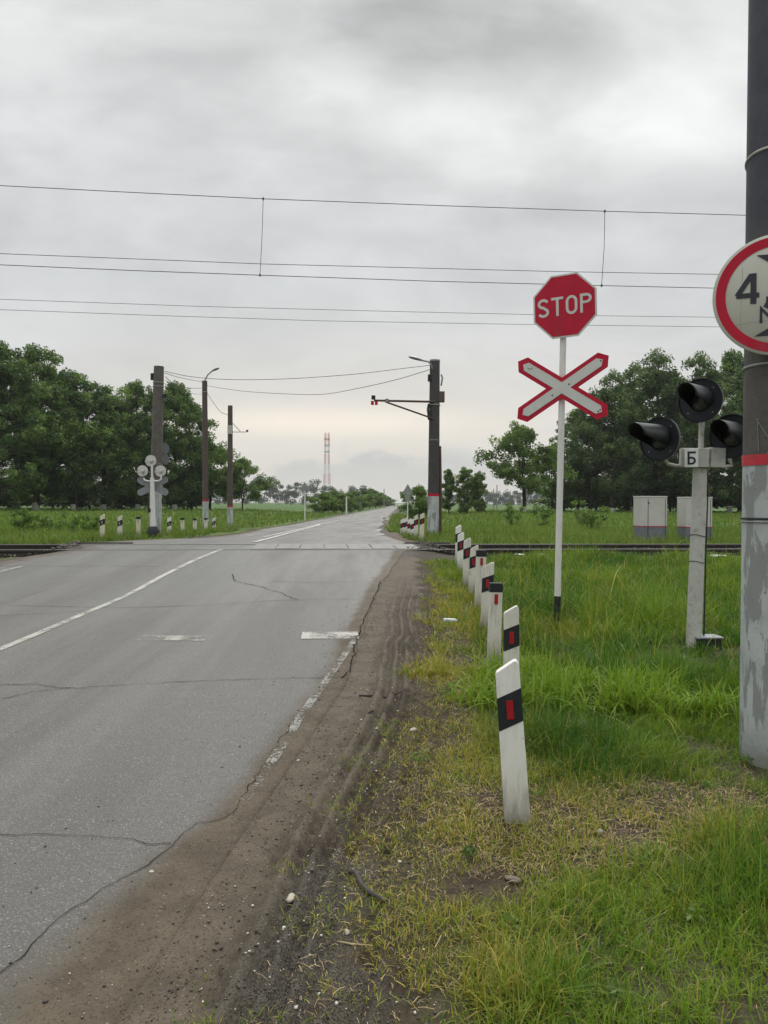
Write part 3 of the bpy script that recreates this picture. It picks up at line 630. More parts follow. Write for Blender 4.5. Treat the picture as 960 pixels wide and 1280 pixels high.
def place(o, loc, rot_): o.location = loc; o.rotation_euler = rot_; return o
octo = MB().prism(ngon(8, .365, 22.5), -.006, .006).build('stop_plate', SIGN_WHITE, ss, bevel=.002)
place(octo, (-.006, -.06, zc), (0, R(-2.5), R(-27)))
MB().prism(ngon(8, .345, 22.5), -.0085, -.0063).build('red_face', SIGN_RED, octo)
lm = MB(); letters(lm, 'STOP', -.288, -.100, .200, .122, .0293, .027, -.0105, -.0086); lm.build('lettering', SIGN_WHITE, octo)
for hx, hz in ((-.18, .115), (.14, .10)): MB().lathe([(0.0001, -.0125), (.006, -.0125), (.007, -.0086)], Matrix.Translation((hx, 0, hz)), 10).build('bolt', BLACK, octo)
zx = P(704, 486, YS).z-sz_
cb = MB()
def bar_poly(L, w_, cut): return [(-L/2, -w_/2), (L/2-cut, -w_/2), (L/2, 0), (L/2-cut, w_/2), (-L/2, w_/2)] 
def cross(mat, L, w_, cut, y0, y1, name, parent, ang=32, dz=0.0):
    m = MB()
    for k, a in enumerate((ang, -ang)):
        c_, s_ = math.cos(R(a)), math.sin(R(a)); e_ = k*dz
        poly = [(-L/2, 0), (-L/2+cut, -w_/2), (L/2-cut, -w_/2), (L/2, 0), (L/2-cut, w_/2), (-L/2+cut, w_/2)]
        m.prism([(x*c_-z*s_, x*s_+z*c_) for x, z in poly], y0-e_, y1)
    return m.build(name, mat, parent)
xb = cross(SIGN_RED, 1.14, .185, .07, -.006, .006, 'crossbuck', ss, 33, .0008); place(xb, (-.015, -.06, zx), (0, R(-.5), R(-24)))
cross(SIGN_WHITE, 1.00, .098, .045, -.011, -.0075, 'white_stripe', xb, 33, .0008)
for hx, hz in ((.075, .035), (-.10, -.075), (.40, -.25), (.38, -.265), (.40, .26)): MB().lathe([(0.0001, -.0135), (.008, -.0135), (.009, -.0112)], Matrix.Translation((hx, 0, hz)), 10).build('bolt', BLACK, xb)
MB().ribbon([(-.37, .235), (-.355, .22), (-.33, .22), (-.315, .235)], .006, -.0135, -.0118).build('scratch', BLACK, xb)
for zz_ in (zc+.12, zc-.14, zx+.05, zx-.05): MB().box((0, -.02, zz_), (.085, .055, .03)).build('clamp', STEEL, ss, bevel=.003)

# ------------------------------------------------------------------ crossing signal
YG = 7.55; gx = Xat(867, YG, 812); gz = GH(gx, YG)
sg = empty('crossing_signal', (gx, YG, gz), 'grey post carrying three black hooded signal lamps and a letter plate, beside the thick pole', 'railway signal', rot=(0, R(1.55), 0))
bzx = P(877, 573, YG).z-gz
MB().tube([(0, 0, -.1), (0, 0, bzx-.10)], [.074, .066], 24).build('post', GREY_PAINT, sg, smooth=True)
MB().tube([(0, 0, bzx-.1), (0, 0, bzx+.42)], .026, 16).build('upper_pipe', GREY_PAINT, sg, smooth=True)
jb = MB().box((-.075, -.03, bzx), (.26, .13, .185), rz=R(-14)).box((.115, -.01, bzx+.008), (.17, .17, .19), rz=R(18)).build('junction_box', GREY_PAINT, sg, bevel=.006)
lp = MB().box((0, 0, 0), (.125, .005, .178)).build('letter_plate', pm('letter_plate_white', (.78, .79, .78), None, 9, .5), sg, bevel=.002); place(lp, (-.135, -.115, bzx-.005), (0, R(-2), R(-14)))
lt = MB(); letters(lt, 'B', -.036, -.066, .128, .076, 0, .019, -.0055, -.0027); lt.build('lettering', BLACK, lp)
def head(parent, loc, yaw, r=.215, hood=.34, back=GREY_PAINT, tilt=8, name='signal_head'):
    h = bpy.data.objects.new(name, None); h.empty_display_size = .1; link(h, parent); h.location = loc; h.rotation_euler = (R(-tilt*0), 0, R(-yaw))
    # local -Y is the way the lamp shines
    MB().lathe([(.0001, .012), (r*.6, .012), (r-.012, .006), (r, -.012), (r+.002, -.024), (r-.008, -.026), (r-.014, -.012), (r*.6, -.004), (.0001, -.002)], None, 40).build('target_disc', DISC_BLACK, h, smooth=True)
    MB().lathe([(r-.004, .0145), (r*.6, .016), (.0001, .016)], None, 36).build('disc_back', back, h, smooth=True)
    hs_ = .5 if r < .19 else 1.0; MB().lathe([(.085*hs_, .012), (.085*hs_, .10*hs_), (.07*hs_, .13*hs_), (.0001, .135*hs_)], None, 28).build('housing', back, h, smooth=True)
    MB().lathe([(.0001, -.05), (.05, -.045), (.085, -.028), (.098, -.006)], None, 28).build('lens', GLASS_DARK, h, smooth=True)
    MB().lathe([(.096, -.004), (.103, -.012), (.112, -.004)], None, 30).build('lens_rim', DISC_BLACK, h, smooth=True)
    for a in (45, 135, 225, 315): MB().lathe([(.0001, -.009), (.006, -.009), (.007, -.001)], Matrix.Translation((r*.78*math.cos(R(a)), 0, r*.78*math.sin(R(a)))), 8).build('bolt', STEEL, h)
    m = MB(); n = 26; k = 8; V = []
    for i in range(k+1):
        s = i/k
        half = R(140)*(1-.22*s)
        for j in range(n+1):
            a = R(90)-half+2*half*j/n; rr = .118-.036*s
            V.append((rr*math.cos(a), -.004-hood*s-.05*s*math.sin(a), .02+rr*math.sin(a)+.022*s))
    Fh = [(i*(n+1)+j, (i+1)*(n+1)+j, (i+1)*(n+1)+j+1, i*(n+1)+j+1) for i in range(k) for j in range(n)]
    m.add(V, Fh); ho = m.build('hood', HOOD_BLACK, h, smooth=True); so_ = ho.modifiers.new('solid', 'SOLIDIFY'); so_.thickness = .003
    return h
def rel(px, py, Yd): p = P(px, py, Yd); return (p.x-gx-(p.z-gz)*math.tan(R(1.55)), p.y-YG, p.z-gz)
tp = rel(875, 502, YG); lf = rel(825, 551, YG-.04); rt = rel(912, 545, YG-.02)
head(sg, (tp[0]-.02, -.07, tp[2]), 44, hood=.34); head(sg, (lf[0]-.02, -.1, lf[2]), 54, hood=.38); head(sg, (rt[0], -.08, rt[2]), 44, hood=.34)
MB().tube([(-.1, 0, bzx-.07), (-.24, -.01, bzx-.08), (-.32, -.01, bzx-.065), (-.355, -.02, bzx-.02), (-.365, -.05, lf[2]-.12), (lf[0]+.03, -.03, lf[2]-.0)], .017, 12).build('side_arm', GREY_PAINT, sg, smooth=True)
MB().tube([(.12, 0, bzx-.06), (.24, -.0, bzx-.075), (.31, -.0, bzx-.06), (rt[0]+.02, -.0, bzx-.01), (rt[0]+.03, 0, rt[2])], .017, 12).build('side_arm', GREY_PAINT, sg, smooth=True)
for zz_ in (P(870, 669, YG).z-gz, P(869, 702, YG).z-gz): MB().tube([(.073*math.cos(a), .073*math.sin(a), zz_+.008*math.sin(a*2)) for a in np.linspace(0, 6.4, 30)], .0035, 6).build('wire_band', BLACK, sg)
MB().tube([(.06, .03, bzx-.1), (.085, .0, bzx-.3), (.078, -.02, .9), (.082, -.03, .4), (.085, -.03, 0)], .007, 6).build('cable', BLACK, sg, smooth=True)
for bx_, bz2 in ((-.19, .07), (-.02, .07), (-.19, -.07), (-.02, -.07)): MB().lathe([(.0001, -.006), (.007, -.006), (.008, .004)], Matrix.Translation((bx_, -.095-.25*(bx_+.075)*0, bzx+bz2)), 8).build('bolt', STEEL, sg)
cbx = empty('cable_hatch', (Xat(884, YG-.05, 805), YG-.02, GH(Xat(884, YG, 805), YG)), 'small flat metal cable box lying in the grass at the signal foot', 'cable box', rot=(0, 0, R(4)))
MB().box((0, 0, .03), (.24, .16, .12)).build('box_body', BLACK, cbx, bevel=.008); MB().box((0, 0, .101), (.27, .19, .018)).build('box_lid', GREY_BACK, cbx, bevel=.005)

# ------------------------------------------------------------------ big pole and height sign
YB = 4.42; bxx = Xat(928, YB, 950)+.178; bz_ = GH(bxx, YB)
bp = empty('concrete_pole', (bxx, YB, bz_), 'thick concrete pole with peeling white paint below a red ring, at the right edge', 'pole', rot=(0, R(-.05), 0))
zred = P(928, 576, YB).z-bz_
MB().tube([(0, 0, -.2), (0, 0, 1.5), (0, 0, 6.2)], [.18, .176, .160], 48).build('shaft', pole_mat('big_pole_concrete', zred, 2.0, dark=(.030, .034, .044), dark2=(.085, .080, .070), zdark=P(940, 300, YB).z-bz_), bp, smooth=True)
rm = MB().tube([(0, 0, zred-.028), (0, 0, zred+.032)], .1795, 48, cap=False).build('red_ring', pm('red_ring_paint', (.50, .02, .035), (.42, .02, .03), 12, .5, dirt=(.25, .03, .03), dscale=20), bp, smooth=True)
def ring(parent, z, r, th, mat, slope=0, tw=.8, name='band'):
    MB().tube([(r*math.cos(a), r*math.sin(a), z+slope*math.cos(a+tw)) for a in np.linspace(0, 2*math.pi, 49)], th, 8, cap=False).build(name, mat, parent, smooth=True)
ring(bp, P(940, 205, YB).z-bz_, .170, .009, pm('strap_pale', (.45, .44, .38), None, 9, .5), .04, 2.6)
ring(bp, P(940, 463, YB).z-bz_, .176, .008, pm('strap_grey', (.26, .27, .26), None, 9, .5), .018, 2.6)
ring(bp, P(940, 648, YB).z-bz_, .180, .006, BLACK, .0, 2.6)
ring(bp, P(940, 652, YB).z-bz_, .180, .005, STEEL, .0, 2.6)
# scratched line drawing on the shaft
gm = MB(); zg = P(940, 548, YB).z-bz_
def onp(dx, dz): a = math.asin(max(-.99, min(.99, dx/.18))); return (.1785*math.sin(a), -.1785*math.cos(a), zg+dz)
for pts in ([(-.16, .10), (-.02, .13), (.12, .12)], [(-.155, .10), (-.15, -.08)], [(-.155, .09), (-.11, -.02), (-.09, .03)], [(-.12, -.10), (-.06, .06), (-.02, .08), (-.03, .0), (-.09, -.02), (-.10, .03)]):
    gm.tube([onp(*p) for p in pts], .0028, 6)
gm.build('scratched_drawing', pm('chalk_grey', (.20, .20, .185), None, 9, .8), bp)
YH = YB-.21; hc = P(973, 368, YH)
hs = empty('height_limit_sign', tuple(hc), 'round white height limit sign with red rim and dark figures, on the thick pole', 'road sign', rot=(0, 0, R(-19))); hs.scale = (.95, .95, .95)
MB().lathe([(.0001, .008), (.345, .008), (.350, .004), (.350, -.004), (.345, -.008), (.0001, -.008)], None, 64).build('plate', SIGN_CREAM, hs, smooth=True)
MB().lathe([(.280, -.0083), (.280, -.0105), (.333, -.0105), (.333, -.0083)], None, 64).build('red_rim', SIGN_RED, hs)
DBLUE = pm('sign_navy', (.012, .016, .026), None, 9, .45)
dg = MB(); letters(dg, '4', -.228, -.045, .175, .130, .02, .028, -.0115, -.0085); letters(dg, ',', -.066, -.043, .175, .034, .0, .026, -.0115, -.0085); letters(dg, '5', -.01, -.045, .175, .12, .0, .03, -.0115, -.0085)
letters(dg, 'M', -.098, -.160, .085, .115, 0, .015, -.0115, -.0085); dg.build('figures', DBLUE, hs)
ar = MB(); ar.prism([(-.115, .232), (-.005, .155), (.105, .232)], -.0115, -.0085); ar.prism([(-.125, -.235), (.115, -.235), (-.005, -.165)], -.0115, -.0085); ar.build('triangles', DBLUE, hs)
MB().ribbon([(-.24, -.165), (-.1, -.148), (.22, -.143)], .0015, -.0089, -.0083).build('film_seam', GREY_BACK, hs)
MB().ribbon([(-.20, -.20), (-.19, .17)], .0012, -.0089, -.0083).build('film_seam', GREY_BACK, hs)
for zz_ in (.12, -.12): MB().box((.0, .05, zz_), (.3, .08, .03)).build('bracket', STEEL, hs)

# ------------------------------------------------------------------ far poles
def pole(name, px, pt, pb, Yd, r0, r1, label, zpaint_px, rot=0., ringp=True, dark=(.045, .04, .036)):
    X_ = Xat(px, Yd, pb); z = GH(X_, Yd); top = P(px, pt, Yd).z-z
    e = empty(name, (X_, Yd, z), label, 'pole' if name != 'street_lamp' else 'street lamp', rot=(0, R(rot), 0)); zp = P(px, zpaint_px, Yd).z-z
    MB().tube([(0, 0, -.2), (0, 0, zp), (0, 0, top)], [r0, r0*.97, r1], 24).build('shaft', pole_mat(name+'_concrete', zp, px*.1, dark=dark), e, smooth=True)
    if ringp: MB().tube([(0, 0, zp-.03), (0, 0, zp+.05)], r0*1.01, 24, cap=False).build('red_ring', SIGN_RED, e, smooth=True)
    return e, top, z, X_
def lamp_head(parent, p0, d, L=.62, name='lamp_head'):
    d = Vector(d).normalized(); s = d.cross(Vector((0, 0, 1))).normalized(); u = s.cross(d)
    M = Matrix([[d.x, s.x, u.x], [d.y, s.y, u.y], [d.z, s.z, u.z]]); m = MB(); V = []; prof = [(0, .035, .03), (.1, .06, .045), (.45, .11, .055), (.8, .115, .05), (1, .05, .02)]
    n = 14
    for q, hw, hh in prof:
        for j in range(n): a = 2*math.pi*j/n; V.append(Vector(p0)+M @ Vector((q*L, hw*math.cos(a), hh*math.sin(a)*(1 if math.sin(a) > 0 else .6))))
    Fh = [(i*n+j, i*n+(j+1) % n, (i+1)*n+(j+1) % n, (i+1)*n+j) for i in range(4) for j in range(n)]+[tuple(range(n))[::-1], tuple(4*n+j for j in range(n))]
    return m.add(V, Fh).build(name, ALU, parent, smooth=True)
# left pole
e1, t1, z1, x1_ = pole('concrete_pole', 193.5, 458, 670, 23.6, .185, .15, 'dark concrete pole with whitened foot behind the far crossing signal', 600, 1.35, False, dark=(.075, .068, .058))
for zz_ in (t1-.5, t1-.62, t1-3.0): ring(e1, zz_, .158+(t1-zz_)*.006, .012, STEEL)
MB().box((-.17, 0, t1-.32), (.12, .14, .2)).build('insulator_bracket', BLACK, e1); MB().box((.2, 0, t1-.9), (.16, .1, .12)).build('insulator_bracket', BLACK, e1)
# street lamps
e2, t2, z2, x2_ = pole('street_lamp', 257, 476, 655, 37.5, .15, .125, 'slim dark lamp post with a curved arm on the left of the far road', 626, -.45, dark=(.06, .045, .038))
pp = [(0, 0, t2-.25), (.03, -.02, t2+.05), (.18, -.1, t2+.28), (.42, -.2, t2+.45)]
MB().tube(pp, .03, 10).build('arm', STEEL, e2, smooth=True); lamp_head(e2, (.40, -.2, t2+.43), (1, -.4, .35), .42)
ring(e2, t2-.55, .13, .02, STEEL)
e3, t3, z3, x3_ = pole('camera_pole', 287.5, 507, 655, 37.5, .14, .115, 'shorter dark pole with whitened foot and a thin bracket, nearest the road on the left', 633, 0., dark=(.06, .045, .038))
zb = P(287, 540, 37.5).z-z3
MB().tube([(0, 0, zb), (.82, -.05, zb)], .018, 8).build('bracket_arm', STEEL, e3); MB().tube([(.1, 0, zb+.45), (.5, -.03, zb+.02)], .014, 8).build('brace', RUST, e3)
MB().box((.84, -.05, zb+.05), (.08, .16, .09)).build('camera', BLACK, e3); MB().box((0, -.12, zb+.1), (.2, .12, .42)).build('switch_box', GREY_PAINT, e3, bevel=.01)
# right pole
YR = 24.0
e4, t4, z4, x4_ = pole('concrete_pole', 541.5, 452, 668, YR, .185, .155, 'dark concrete pole with lamp and long arm right of the far road', 619, .25, dark=(.036, .034, .034))
q = lambda px, py: (P(px, py, YR).x-x4_, 0, P(px, py, YR).z-z4)
a_, b_, c_, d_ = q(541, 466), q(538, 457), q(534, 453), q(527, 452)
MB().tube([(a_[0], -.1, a_[2]), (b_[0], -.12, b_[2]), (c_[0], -.14, c_[2]), (d_[0], -.16, d_[2])], .028, 10).build('lamp_arm', STEEL, e4, smooth=True)
lamp_head(e4, (d_[0], -.16, d_[2]), (-1, -.25, .22), .46)
a_, b_ = q(540, 503), q(467, 502.5)
MB().tube([(0, -.15, a_[2]), (b_[0], -.3, b_[2])], .035, 10).build('camera_arm', RUST, e4, smooth=True)
a2 = q(538, 524.5); b2 = q(481, 504); MB().tube([(0, -.15, a2[2]), (b2[0], -.28, b2[2])], .028, 10).build('brace', RUST, e4, smooth=True)
cbo = MB().box((b_[0]-.02, -.3, b_[2]+.09), (.12, .22, .11)).build('camera', BLACK, e4, bevel=.01)
MB().box((b_[0]-.05, -.32, b_[2]-.08), (.09, .05, .12)).build('red_tag', SIGN_RED, e4); MB().box((b_[0]+.07, -.32, b_[2]-.08), (.09, .05, .12)).build('red_tag', SIGN_RED, e4)
MB().tube([(b2[0]+.05, -.28, b2[2]-.02), (b2[0]+.05, -.28, b2[2]+.09)], .055, 10).build('arm_joint', STEEL, e4)
o_ = q(550.5, 496); MB().box((o_[0], .02, o_[2]), (.22, .2, .33)).build('switch_box', pm('brown_box', (.10, .07, .06), None, 8, .6), e4, bevel=.01)
o_ = q(537, 473); MB().box((o_[0]-.02, -.06, o_[2]), (.12, .16, .2)).build('insulator_bracket', BLACK, e4)
MB().tube([(.2, -.03, q(0, 480)[2]), (.24, -.03, q(0, 470)[2]), (.2, -.03, q(0, 466)[2])], .025, 8).build('conduit', GREY_BACK, e4)
MB().tube([(.22, -.02, -.1), (.215, -.02, 1.6), (.18, -.02, 2.8)], .045, 10).build('conduit', RUST, e4, smooth=True)
MB().tube([(-.17, -.1, q(0, 523)[2]), (-.21, -.1, q(0, 510)[2]), (-.18, -.1, q(0, 503)[2])], .035, 8).build('cable_loop', BLACK, e4)
ring(e4, q(0, 548)[2], .175, .01, STEEL); ring(e4, q(0, 504)[2], .17, .02, STEEL)
for k, (ax, az_) in enumerate([(.0, 0)]): MB().tube([(0, 0, t4), (0, 0, t4+.05)], .165, 20).build('pole_cap', STEEL, e4)

# ------------------------------------------------------------------ far crossing signal (seen from behind)
YF = 22.6; fx_ = Xat(191.5, YF, 668); fz = GH(fx_, YF)
fs = empty('crossing_signal', (fx_, YF, fz), 'white post with three pale signal discs and grey crossbuck seen from behind beyond the track', 'railway signal', rot=(0, R(-1.0), 0))
ft = P(189, 597, YF).z-fz
MB().tube([(0, 0, 0), (0, 0, ft)], [.085, .06], 20).build('post', W_POLE, fs, smooth=True)
for i, (px, py) in enumerate([(188.3, 576), (178, 588.5), (200.5, 589)]):
    p = P(px, py, YF); hh = head(fs, (p.x-fx_+.02*(p.z-fz), 0, p.z-fz), 180+rnd.uniform(-4, 4), .17, .25, pm('pale_disc_back', (.55, .56, .52), None, 12, .5, dirt=(.2, .2, .18), dscale=12))
xz = ft; MB().tube([(-.25, 0, P(178, 597, YF).z-fz), (-.24, 0, xz-.06), (-.15, 0, xz-.1), (0, 0, xz-.1), (.18, 0, xz-.1), (.26, 0, xz-.06), (.27, 0, xz+.1)], .025, 10).build('side_arm', W_POLE, fs, smooth=True)
MB().tube([(0, 0, xz-.1), (0, 0, P(188, 580, YF).z-fz)], .03, 10).build('upper_pipe', W_POLE, fs)
cx = cross(GREY_BACK, 1.02, .2, .06, -.006, .006, 'crossbuck', fs, 27, .0008); place(cx, (-.02, .11, P(188, 607.5, YF).z-fz), (0, 0, 0))
MB().tube([(0, 0, .02), (0, 0, .18), (0, 0, .34)], [.17, .2, .12], 14).build('cable_cup', BLACK, fs, smooth=True)
MB().box((-.07, 0, P(188, 638, YF).z-fz), (.12, .12, .12)).build('relay_box', BLACK, fs, bevel=.01)
yb = empty('road_sign', (x1_+.27, 23.8, P(206, 567, 23.7).z), 'pair of grey round sign backs strapped to the left concrete pole', 'road sign', rot=(0, 0, R(66)))
for dz in (.17, -.17): MB().lathe([(.0001, .008), (.17, .008), (.17, -.008), (.0001, -.008)], Matrix.Translation((0, 0, dz)), 30).build('sign_plate', pm('dull_sign_back', (.10, .11, .12), None, 8, .6), yb)
MB().box((-.06, .03, 0), (.06, .04, .6)).build('bracket', STEEL, yb)

# ------------------------------------------------------------------ relay cabinets
def cabinet(px0, px1, pt, Yd, label, rz):
    X0, X1 = Xat(px0, Yd, 650), Xat(px1, Yd, 650); wd_ = X1-X0; xc_ = (X0+X1)/2; z = GH(xc_, Yd+.3)-.03; hh = P(px0, pt, Yd).z-z
    e = empty('relay_cabinet', (xc_, Yd+.3, z), label, 'relay cabinet', 'relay cabinets beyond the track', (0, 0, R(rz)))
    MB().box((0, 0, hh*.19+.0), (wd_, .6, hh*.38)).build('lower_body', pm('cab_grey', (.16, .175, .20), None, 6, .55, dirt=(.10, .1, .1), dscale=9), e, bevel=.01)
    MB().box((0, 0, hh*.68), (wd_+.003, .603, hh*.60)).build('upper_body', pm('cab_white', (.50, .505, .47), (.46, .46, .42), 3, .5, dirt=(.34, .33, .29), dscale=6, dth=(.55, .85)), e, bevel=.01)
    MB().box((0, 0, hh*.375), (wd_+.008, .608, .018)).build('red_line', SIGN_RED, e)
    MB().box((0, 0, hh*.985), (wd_+.025, .625, .035)).build('roof', pm('cab_roof', (.52, .52, .48), None, 5, .5), e, bevel=.01)
    for fx, dn_ in ((-.24, 'door_seam'), (.43, 'door_seam')): MB().box((fx*wd_, -.303, hh*.49), (.012, .006, hh*.9)).build('door_seam', BLACK, e)
    MB().box((-.22*wd_, -.315, hh*.86), (.035, .03, .03)).build('latch', BLACK, e); MB().box((-.22*wd_, -.315, hh*.1), (.035, .03, .03)).build('hinge', BLACK, e)
    return e
cabinet(801, 833.5, 620, 20.5, 'pale relay cabinet with grey lower third, standing clear left of the signal post', 2)
cabinet(857, 890, 621, 20.7, 'pale relay cabinet with grey lower third, partly hidden by the signal post', 2)

# ------------------------------------------------------------------ wires
def onplane(px, py, t):
    d = ray(px, py); Yd = t/(1-SL*d[0]); return Vector((d[0]*Yd, Yd, CAM[2]+d[2]*Yd))
def wire(name, pts, t, r, label, mat=WIRE):
    p = [onplane(x, y, t) for x, y in pts]; a = p[0]+(p[0]-p[1]).normalized()*25; b = p[-1]+(p[-1]-p[-2]).normalized()*25
    P_ = [a]+p+[b]; o = MB().tube(P_, r, 6).build(name, mat, None); 
    return tag(o, label, 'overhead wire', 'overhead wires along the railway'), p
TW = 16.3
wm, pmm = wire('messenger_wire', [(0, 232), (165, 240.5), (329, 248.5), (550, 257), (756, 264), (930, 269)], TW, .0072, 'topmost overhead wire with two droppers hanging from it')
wc, pcc = wire('contact_wire', [(0, 331), (162, 338), (325, 344), (540, 351.5), (752, 357), (930, 361)], TW, .0072, 'overhead wire carried by the two droppers, third line from the top', WIRE)
MB().tube([pmm[2], (pmm[2]+pcc[2])/2+Vector((.01, 0, .05)), pcc[2]], .006, 6).build('dropper', WIRE, wm); MB().tube([pmm[4], (pmm[4]+pcc[4])/2+Vector((.02, 0, 0)), pcc[4]], .006, 6).build('dropper', WIRE, wm)
for p_ in (pmm[2], pcc[2], pmm[4], pcc[4]): MB().box(p_, (.03, .03, .05)).build('wire_clamp', WIRE, wm)
wire('feeder_wire', [(0, 317), (330, 330), (700, 339.5), (930, 343.5)], 22.4, .0085, 'overhead wire running just above the contact wire', WIRE)
wire('feeder_wire', [(0, 374), (250, 383), (500, 389.5), (700, 394), (930, 397)], 25, .0072, 'upper wire of the lowest pair of overhead wires', WIRE_G)
wire('feeder_wire', [(0, 387), (200, 394.5), (400, 401), (650, 405.5), (930, 409)], 25, .0072, 'lowest overhead wire of all, under its twin', WIRE_G)
def cable(pts, r, label):
    V = [P(a, b, c) for a, b, c in pts]; k = len(V); S = []
    for i in range(k-1):   # Catmull-Rom
        p0, p1, p2, p3 = V[max(i-1, 0)], V[i], V[i+1], V[min(i+2, k-1)]
        for s in np.linspace(0, 1, 7)[:-1]:
            S.append(.5*((2*p1)+(p2-p0)*s+(2*p0-5*p1+4*p2-p3)*s*s+(3*p1-p0-3*p2+p3)*s**3))
    S.append(V[-1]); return tag(MB().tube(S, r, 6).build('power_cable', WIRE, None), label, 'cable', 'cables between the crossing poles')
cable([(206, 464, 23.6), (240, 471, 24), (290, 474.5, 24), (360, 473.5, 24), (440, 468, 24), (500, 461, 24), (538, 456.5, 24)], .008, 'upper thin cable spanning the road from the left pole to the right pole')
cable([(258, 482, 37.5), (300, 488.5, 34), (350, 492, 31), (400, 493, 29), (440, 487, 27), (490, 476, 25), (523, 466.5, 24), (537, 462, 24)], .009, 'lower sagging cable spanning the road to the right pole')
cable([(206, 466, 23.6), (225, 472, 28), (256, 478, 37.4)], .01, 'short cable from the left pole top to the lamp post top')
cable([(207, 471, 23.6), (218, 480, 28), (235, 485, 32), (256, 485, 37.4)], .01, 'drooping middle cable between the left pole and the lamp post')
cable([(207, 475, 23.6), (222, 486, 28), (240, 492, 33), (257, 493, 37.4)], .007, 'lowest thin cable between the left pole and the lamp post')
cable([(259, 492, 37.4), (268, 505, 37.4), (276, 515, 37.4), (287, 519, 37.4)], .011, 'sagging cable between the lamp post and the shorter pole')

# ------------------------------------------------------------------ vegetation
def leaf_quads(C, rad, per, size, r, flat=.8, droop=0.0):
    """leaf quads round clump centres C (n,3) with radii rad"""
    n = len(C); idx = np.repeat(np.arange(n), per); N_ = len(idx)
    d = r.normal(size=(N_, 3)); d /= np.linalg.norm(d, axis=1)[:, None]; q = r.random(N_)**.45
    off = d*q[:, None]*rad[idx][:, None]; off[:, 2] *= flat; off[:, 2] -= droop*r.random(N_)*rad[idx]
    p = C[idx]+off
    nrm = r.normal(size=(N_, 3))*.9+d*.7+np.array([0, 0, .5]); nrm /= np.linalg.norm(nrm, axis=1)[:, None]
    a = np.cross(nrm, r.normal(size=(N_, 3))); a /= np.linalg.norm(a, axis=1)[:, None]; b = np.cross(nrm, a)
    s = size*r.uniform(.6, 1.35, N_)[:, None]; 
    V = np.stack([p-a*s, p-b*s*.55+nrm*s*.15, p+a*s, p+b*s*.55+nrm*s*.15], 1).reshape(-1, 3)
    cv = np.clip(r.normal(.42, .3, n), 0, 1)[idx]; cv = np.clip(cv+r.normal(0, .15, N_), 0, 1)
    dr = (r.random(N_) < .03)*.6; dk = r.random(N_)*.4
    t = np.repeat(np.stack([cv, dr, dk], -1), 4, 0)
    return V, np.arange(N_*4).reshape(-1, 4), t
def tree_parts(seed, H, W, base=.3, trunk=.28, forks=1, clumps=90, per=130, size=.17, crad=1.1, shape='round', lean=0, limbs=16):
    r = np.random.default_rng(seed); mb = MB(); C = []; rads = []
    def env(s):   # crown radius at relative height
        q = (s-base*.8)/(1-base*.8)
        if shape == 'cone': return W/2*np.clip(1.05-q, 0.05, 1)**.8*np.clip(q*5+.3, 0, 1)
        if shape == 'column': return W/2*np.clip(np.sin(np.pi*np.clip(q, .03, .98))**.45, .2, 1)
        return W/2*np.clip(np.sin(np.pi*np.clip(q*.93+.07, .0, 1))**.6, .15, 1)
    for k in range(forks):
        a = r.uniform(0, 6.28); sp = (0 if forks == 1 else .16)*H*.5
        top = np.array([math.cos(a)*sp+lean, math.sin(a)*sp, H*.90]); pts = []
        for i in range(8):
            s = i/7; pts.append(np.array([top[0]*s**1.2, top[1]*s**1.2, H*.93*s])+r.normal(0, .012*H, 3)*np.array([1, 1, 0])*(i > 0)*(i < 7)*.8)
        pts[0][2] = -.3
        tr = trunk/(forks**.4); mb.tube([tuple(p) for p in pts], [tr*(1.25 if i == 0 else 1)*(1-.88*i/7) for i in range(8)], 8)
        for j in range(limbs//forks):
            s = r.uniform(base, .92); p0 = np.array([np.interp(s*.93, np.linspace(0, .93, 8), [p[c] for p in pts]) for c in range(3)])
            an = r.uniform(0, 6.28); L = env(min(.97, s+.08))*r.uniform(.7, 1.05); up = r.uniform(.25, .75)*(1.6 if shape in ('cone', 'column') else 1)
            d = np.array([math.cos(an), math.sin(an), up]); e = p0+d*L*np.array([1, 1, .8]); m = (p0+e)/2+np.array([0, 0, -.05*L])+r.normal(0, .05*L, 3)
            e[2] = min(e[2], H*.98)
            mb.tube([tuple(p0), tuple(m), tuple(e)], [tr*.38*(1-s*.6), tr*.22*(1-s*.5), tr*.05], 5)
            for t_ in (.45, .7, .88, 1.0):
                q0 = p0*(1-t_)+e*t_
                if r.random() < .75:
                    sb = r.normal(0, 1, 3)*np.array([1, 1, .6])*L*.25; q1 = q0+sb; mb.tube([tuple(q0), tuple(q1)], [tr*.09, tr*.03], 4); C.append(q1); rads.append(crad*r.uniform(.6, 1.15))
                C.append(q0+r.normal(0, .15, 3)); rads.append(crad*r.uniform(.55, 1.1))
    while len(C) < clumps:
        s = r.uniform(base, 1.0); R_ = float(env(s)); a = r.uniform(0, 6.28); q = r.uniform(.35, 1)**.6
        C.append(np.array([lean*s+math.cos(a)*R_*q, math.sin(a)*R_*q, s*H])); rads.append(crad*r.uniform(.45, 1.0))
    for q_ in range(3): C.append(np.array([lean*.9+r.normal(0, .3), r.normal(0, .3), H*(.99-.04*q_)])); rads.append(crad*.8)
    for q_ in range(14): a_ = r.uniform(0, 6.28); s_ = r.uniform(.82, .97); R_ = float(env(s_))*r.uniform(.1, .8); C.append(np.array([lean*s_+math.cos(a_)*R_, math.sin(a_)*R_, s_*H])); rads.append(crad*r.uniform(.6, 1.0))
    C = np.array(C); rads = np.array(rads)
    mb2 = leaf_quads(C, rads, per, size, r)
    return mb, mb2
